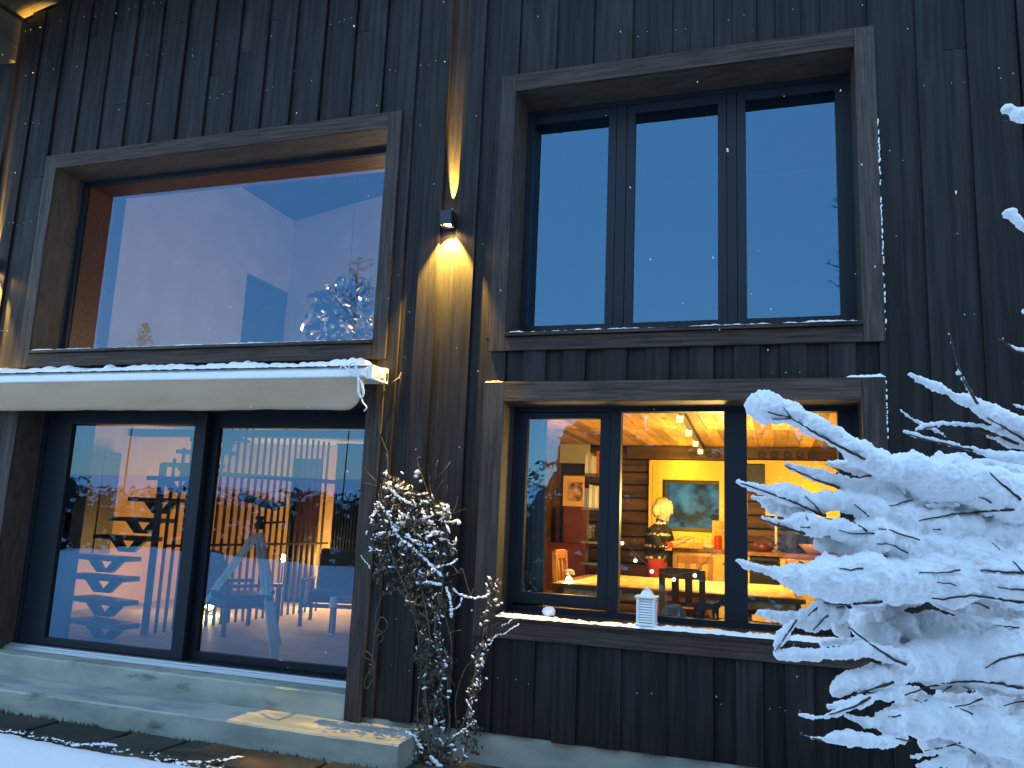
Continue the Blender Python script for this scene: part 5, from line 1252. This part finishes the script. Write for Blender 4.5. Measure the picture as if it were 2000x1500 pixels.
MASS = [(1740, 935, 34, -4.3), (1800, 935, 52, -4.25), (1870, 930, 58, -4.2), (1950, 940, 62, -4.15), (1700, 985, 34, -4.3), (1760, 1005, 46, -4.2), (1830, 1010, 52, -4.15), (1910, 1010, 60, -4.1), (1985, 1000, 60, -4.1),
        (1700, 1060, 40, -4.2), (1780, 1072, 50, -4.15), (1870, 1080, 60, -4.1), (1960, 1095, 70, -4.1), (1600, 1130, 44, -4.42), (1680, 1150, 50, -4.35), (1760, 1150, 52, -4.3), (1850, 1150, 55, -4.2), (1935, 1180, 60, -4.1), (1990, 1180, 60, -4.1),
        (1690, 1215, 40, -4.2), (1760, 1225, 50, -4.3), (1830, 1240, 60, -4.3), (1910, 1250, 66, -4.25), (1990, 1260, 70, -4.2), (1780, 1295, 50, -4.35), (1850, 1310, 55, -4.3), (1960, 1320, 55, -4.2),
        (1720, 1240, 38, -4.35), (1800, 1395, 42, -4.25), (1780, 1365, 34, -4.1), (1860, 1370, 36, -4.0), (1930, 1375, 44, -3.98), (1990, 1385, 50, -4.0), (1830, 1425, 46, -4.3), (1900, 1440, 56, -4.3), (1970, 1460, 66, -4.3), (2000, 1480, 60, -4.3), (1900, 1490, 40, -4.3), (1860, 1465, 30, -4.2),
        (2050, 950, 80, -4.1), (2060, 1060, 90, -4.1), (2060, 1180, 90, -4.1), (2060, 1300, 90, -4.1), (2060, 1420, 90, -4.2)]
r_ = random.Random(41); mb = MB()
def px_r(Y, x, y, d):        # photo diameter -> metres at that distance
    return d * .5 * (at(x, y, Y) - CAM).dot(CF) / FPX
TW = []
for Y, P in BR:
    pts = []
    for k in range(len(P) - 1):
        (x0, y0, d0), (x1, y1, d1) = P[k], P[k + 1]; L_ = math.hypot(x1 - x0, y1 - y0); n = max(2, int(L_ / max(3.0, .16 * (d0 + d1))))
        for q in range(n):
            t = q / n; pts.append((x0 + (x1 - x0) * t, y0 + (y1 - y0) * t, d0 + (d1 - d0) * t, min(1, (k + t) / 4)))
    for (x, y, d, dep) in pts:
        R0 = px_r(Y, x, y, d); f = .98 + .30 * noise.noise(Vector((x * .045, y * .045, Y * 7))) + r_.uniform(-.07, .07)
        yy = Y + r_.uniform(-.3, .3) * R0 + .12 * sst(1600, 1900, x)
        c = at(x, y, yy) + Vector((r_.gauss(0, .10), r_.gauss(0, .1), r_.gauss(0, .08))) * R0
        mb.blob(c, (R0 * f, R0 * f, R0 * f * .97), 2 if d > 16 else 1, .12, rr=r_)
        if d > 22 and r_.random() < .5:
            u = Vector((r_.gauss(0, 1), r_.gauss(-.5, 1), r_.gauss(.3, 1))).normalized(); mb.blob(c + u * R0 * .75, R0 * r_.uniform(.3, .5), 1, .2, rr=r_)
for (x, y, d, Y) in MASS:
    R0 = px_r(Y, x, y, d * 2) * .84; c = at(x, y, Y + .05)
    mb.blob(c, (R0 * 1.05, R0 * .8, R0 * .85), 3, .16, rr=r_)
    for k in range(6):
        u = Vector((r_.gauss(0, 1), r_.gauss(-.6, .7), r_.gauss(0, .8))).normalized()
        mb.blob(c + Vector((u.x * R0, u.y * R0 * .75, u.z * R0 * .8)), R0 * r_.uniform(.26, .5), 2, .18, rr=r_)
Y, P = bead
for k, (x, y) in enumerate(P):
    R0 = px_r(Y, x, y, 5 + k * .8); mb.blob(at(x, y, Y), (R0, R0, R0 * 1.3), 1, .3, rr=r_)
    if k: mb.blob(at((x + P[k - 1][0]) / 2, (y + P[k - 1][1]) / 2, Y), R0 * .45, 1, .2, rr=r_)
tmp = mb.build('tmp_snow', M['snow'])
rm = tmp.modifiers.new('r', 'REMESH'); rm.mode = 'VOXEL'; rm.voxel_size = .0046; rm.use_smooth_shade = True
smo = tmp.modifiers.new('s', 'SMOOTH'); smo.factor = .5; smo.iterations = 7
dg = bpy.context.evaluated_depsgraph_get(); dg.update()
sm = bpy.data.meshes.new_from_object(tmp.evaluated_get(dg)); bpy.data.objects.remove(tmp)
nv = [v.normal.copy() for v in sm.vertices]; o_ = org(sb)
for v, n_ in zip(sm.vertices, nv):
    p = v.co; h = .0045 * noise.noise(p * 24) + .0036 * noise.noise(p * 85) + .0040 * noise.noise(p * 180)
    v.co = p + n_ * (h + .001) - o_
sm.name = 'snow_load'; so_ = bpy.data.objects.new('snow_load', sm); COL.objects.link(so_); so_.parent = sb; so_['kind'] = 'stuff'
sm.polygons.foreach_set('use_smooth', [True] * len(sm.polygons))
TWIGS = [[(1500, 806), (1512, 808), (1543, 816), (1600, 850), (1640, 872), (1690, 897)], [(1530, 797), (1538, 806), (1545, 817)], [(1508, 819), (1520, 818), (1545, 817)], [(1532, 909), (1560, 922), (1600, 940), (1640, 953)], [(1614, 907), (1640, 918), (1672, 934), (1702, 928)], [(1640, 915), (1634, 926)],
 [(1447, 944), (1500, 962), (1560, 985), (1585, 997), (1614, 1009)], [(1572, 970), (1590, 986), (1608, 1008)], [(1568, 995), (1578, 1016)], [(1484, 1015), (1530, 1030), (1572, 1042)], [(1562, 1030), (1582, 1031)], [(1668, 985), (1680, 994), (1697, 1008)], [(1650, 1009), (1672, 1022), (1694, 1038)], [(1638, 1036), (1665, 1043), (1708, 1041)],
 [(1716, 1032), (1742, 1035), (1770, 1048), (1796, 1054)], [(1712, 1062), (1740, 1063), (1758, 1072), (1774, 1081)], [(1795, 1018), (1850, 1006), (1900, 1000), (1982, 995)], [(1925, 915), (1950, 940), (1994, 976)], [(1737, 989), (1760, 983), (1782, 976)], [(1822, 1033), (1838, 1035)], [(1912, 971), (1924, 974), (1936, 982)], [(1938, 1060), (1952, 1073)],
 [(1640, 1111), (1662, 1113), (1686, 1109)], [(1795, 1117), (1830, 1119), (1875, 1114)], [(1915, 1113), (1960, 1117), (2010, 1119)], [(1978, 1096), (1998, 1116)], [(1830, 1138), (1855, 1140), (1867, 1144)], [(1820, 1168), (1842, 1171), (1895, 1163), (1950, 1170), (2010, 1178)], [(1610, 1178), (1650, 1181), (1690, 1177), (1724, 1176)],
 [(1578, 1202), (1588, 1193), (1597, 1186)], [(1634, 1187), (1648, 1184)], [(1588, 1230), (1602, 1216), (1617, 1201)], [(1656, 1224), (1690, 1251), (1725, 1275), (1748, 1290), (1770, 1297)], [(1513, 1273), (1530, 1250), (1556, 1212)], [(1600, 1297), (1650, 1294), (1700, 1291), (1720, 1293)], [(1650, 1367), (1690, 1350), (1745, 1333)],
 [(1767, 1358), (1800, 1346), (1840, 1335), (1900, 1330), (1950, 1335), (1998, 1344)], [(1925, 1305), (1945, 1292), (1965, 1284), (2010, 1276)], [(1620, 1395), (1660, 1384), (1700, 1363)], [(1855, 1382), (1885, 1378), (1920, 1365)], [(1875, 1383), (1888, 1388), (1900, 1395)], [(1805, 1468), (1840, 1460), (1876, 1450)], [(1868, 1455), (1890, 1462), (1905, 1472)], [(1560, 1432), (1580, 1440), (1605, 1446)], [(1945, 1222), (1990, 1225)], [(1890, 1175), (1910, 1179), (1932, 1188)], [(1948, 1146), (1975, 1151), (2005, 1154)], [(1750, 1443), (1780, 1447)],
 [(1927, 815), (1950, 828), (1985, 850), (2010, 865)], [(1768, 846), (1820, 862), (1900, 880)], [(1790, 842), (1830, 832)], [(1900, 842), (1950, 850), (1990, 868)], [(1950, 662), (1985, 685), (2010, 692)], [(1855, 650), (1866, 700), (1882, 742), (1910, 790)], [(1785, 1365), (1800, 1372), (1812, 1366)], [(1960, 1380), (1985, 1372), (2010, 1370)], [(1840, 1352), (1858, 1340)], [(1735, 1400), (1760, 1398)], [(1955, 235), (1968, 238)], [(1880, 1340), (1900, 1352), (1905, 1348)]]
from mathutils.bvhtree import BVHTree
bvh = BVHTree.FromPolygons([v.co + o_ for v in sm.vertices], [tuple(p.vertices) for p in sm.polygons])
for P in TWIGS:
    dense = []
    for k in range(len(P) - 1):
        n = max(1, int(math.hypot(P[k + 1][0] - P[k][0], P[k + 1][1] - P[k][1]) / 9))
        dense += [(P[k][0] + (P[k + 1][0] - P[k][0]) * q / n, P[k][1] + (P[k + 1][1] - P[k][1]) * q / n) for q in range(n)]
    dense.append(P[-1]); ds = []
    for x, y in dense:
        d = ray(x, y).normalized(); h = bvh.ray_cast(CAM, d, 6); ds.append(h[3] if h[0] else None)
    known = [d for d in ds if d] or [2.25]
    lo = sorted(known)[len(known) // 3]
    last = lo; pts = []
    for (x, y), d in zip(dense, ds):
        dd = d if d and abs(d - lo) < .12 else last; last = .5 * last + .5 * dd
        pts.append(CAM + ray(x, y).normalized() * (min(last, d if d else last) - .001 + r_.uniform(-.0015, .001)) + Vector((0, 0, r_.uniform(-.0015, .0015))))
    n = len(pts); big = .0033 if n > 9 else .0024
    MB().tube(pts, [(big * (.45 + .55 * k / n)) * r_.uniform(.8, 1.25) for k in range(n)], 6).build('branch', M['twig'], sb, smooth=True)
for (x, y, z) in ((1.0, -4.1, 1.0), (1.1, -4.0, 1.5), (.9, -4.2, .7), (1.2, -4.15, 2.2)):
    p = [Vector((1.75, -4.0, -.2)), Vector((1.6, -4.02, .2)), Vector(((1.5 + x) / 2, (y - 4.0) / 2, z * .6)), Vector((x, y, z)), Vector((x - .2, y, z + .15))]
    MB().tube(curve_pts(p), [.022 - .0008 * k for k in range(25)], 8).build('trunk', M['bark'], sb, smooth=True)

# ------------------------------------------------------------------ what stands behind the camera (seen mirrored in the glass)
r_ = random.Random(55)
mb = MB(); sn = MB()
x = -30.0
while x < 6:
    y = -9.1 + r_.uniform(-.4, .4); h = 1.95 + r_.uniform(-.25, .25) - .012 * (x + 10) + 2.7 * sst(-5.2, -3.0, x); zb = snow_h(x, y)
    w = r_.uniform(.6, .95)
    mb.blob((x, y + .1, zb + (h - zb) * .42), (w * .8, w * .55, (h - zb) * .47), 3, .22, rr=r_)
    for k in range(420):
        a = r_.uniform(0, 6.28); t = r_.random(); c = Vector((x + math.cos(a) * w * r_.random() ** .5, y + math.sin(a) * w * .7 * r_.random() ** .5, zb + (h - zb) * t))
        L_ = r_.uniform(.04, .13); d = Vector((r_.gauss(0, 1), r_.gauss(0, 1), r_.gauss(.4, .6))).normalized(); s_ = d.orthogonal().normalized() * L_ * .35
        mb.add([c - d * L_, c + s_, c + d * L_, c - s_], [(0, 1, 2, 3)])
        if r_.random() < .11:
            for _q in range(3): sn.blob(c + Vector((r_.gauss(0, .06), .12, .05 + r_.gauss(0, .03))), (r_.uniform(.02, .07), .04, r_.uniform(.015, .05)), 1, .6)
    x += r_.uniform(.65, .95)
mb.build('hedge', M['needles'], kind='stuff'); sn.build('hedge_snow', M['snow'], smooth=True, kind='stuff')
def mir(px, py, yp, Y=.2): return at(px, py, 2 * Y - yp)
def pine(px, py, yp, label, seed):
    r2 = random.Random(seed); tip = mir(px, py, yp, .4); x, y = tip.x, yp; zb = snow_h(x, y); H = tip.z - zb
    t = thing('pine_tree', (x, y, zb), label, 'pine tree')
    MB().tube([(x, y, zb), (x + .1, y, zb + H * .5), (x, y, zb + H * .98)], [.06, .045, .015], 6).build('trunk', M['bark'], t); mb = MB()
    for k in range(420):
        f = r2.random(); z = zb + H * (.80 + .2 * f); R_ = 1.15 * (1 - f) ** .7 + .06; a = r2.uniform(0, 6.28)
        c = Vector((x + math.cos(a) * R_ * r2.random(), y + math.sin(a) * R_ * r2.random(), z)); d = Vector((math.cos(a), math.sin(a), r2.uniform(-.2, .6))) * r2.uniform(.12, .3); s_ = Vector((-math.sin(a), math.cos(a), .2)) * .06
        mb.add([c - s_, c + s_, c + d], [(0, 1, 2)])
    mb.build('crown', M['needles'], t)
pine(284, 633, -34, 'tall pine tip mirrored at the bottom left of the wide upper left window', 1)
def birch(px, py, yp, hw, label, seed):
    r2 = random.Random(seed); tip = mir(px, py, yp, .45); x, y = tip.x, yp; tip.y = yp; zb = snow_h(x, y); t = thing('birch_tree', (x, y, zb), label, 'birch tree')
    MB().tube([(x, y, zb), (x + .1, y, (zb + tip.z) / 2), tip], [.025, .020, .006], 8).build('trunk', M['bark'], t, smooth=True); mb = MB()
    for k in range(34):
        f = .74 + .25 * k / 34; p = Vector((x, y, zb + (tip.z - zb) * f)); a = r2.uniform(0, 6.28); L_ = hw * (1.35 - f) * .8 * r2.uniform(.7, 1.3)
        d = Vector((math.cos(a), math.sin(a), .55)); e = p + d * L_; mb.tube([p, p + d * L_ * .5, e, e + Vector((d.x * .3, d.y * .3, -.25)) * L_ * .5], [.012, .009, .006, .003], 4)
        for q in range(4):
            b = p + d * L_ * r2.uniform(.3, 1); mb.tube([b, b + Vector((r2.gauss(0, .3), r2.gauss(0, .3), r2.uniform(-.2, .4))) * L_ * .7], [.009, .004], 4)
    mb.build('crown', M['bark'], t)
birch(705, 500, -17, 1.7, 'bare birch mirrored above the ribbon pendant in the upper left window', 3)
birch(1652, 385, -13, .9, 'bare birch mirrored at the right edge of the upper right window', 8)

# ------------------------------------------------------------------ falling flakes
r_ = random.Random(99); mb = MB()
for k in range(80):
    Y = -.25 - 4.6 * r_.random() ** 1.3; px, py = r_.uniform(-40, 2040), r_.uniform(-40, 1400) ** 1.0
    if r_.random() < .35: py *= .5
    c = at(px, py, Y); q = r_.uniform(.0010, .0028) * (.75 + .25 * (Y + 6.48) / 3)
    mb.blob(c, (q, q, q * r_.uniform(1.2, 2.6)), 1, .4, rr=r_)
mb.build('snowflakes', M['snow'], smooth=True, kind='stuff')
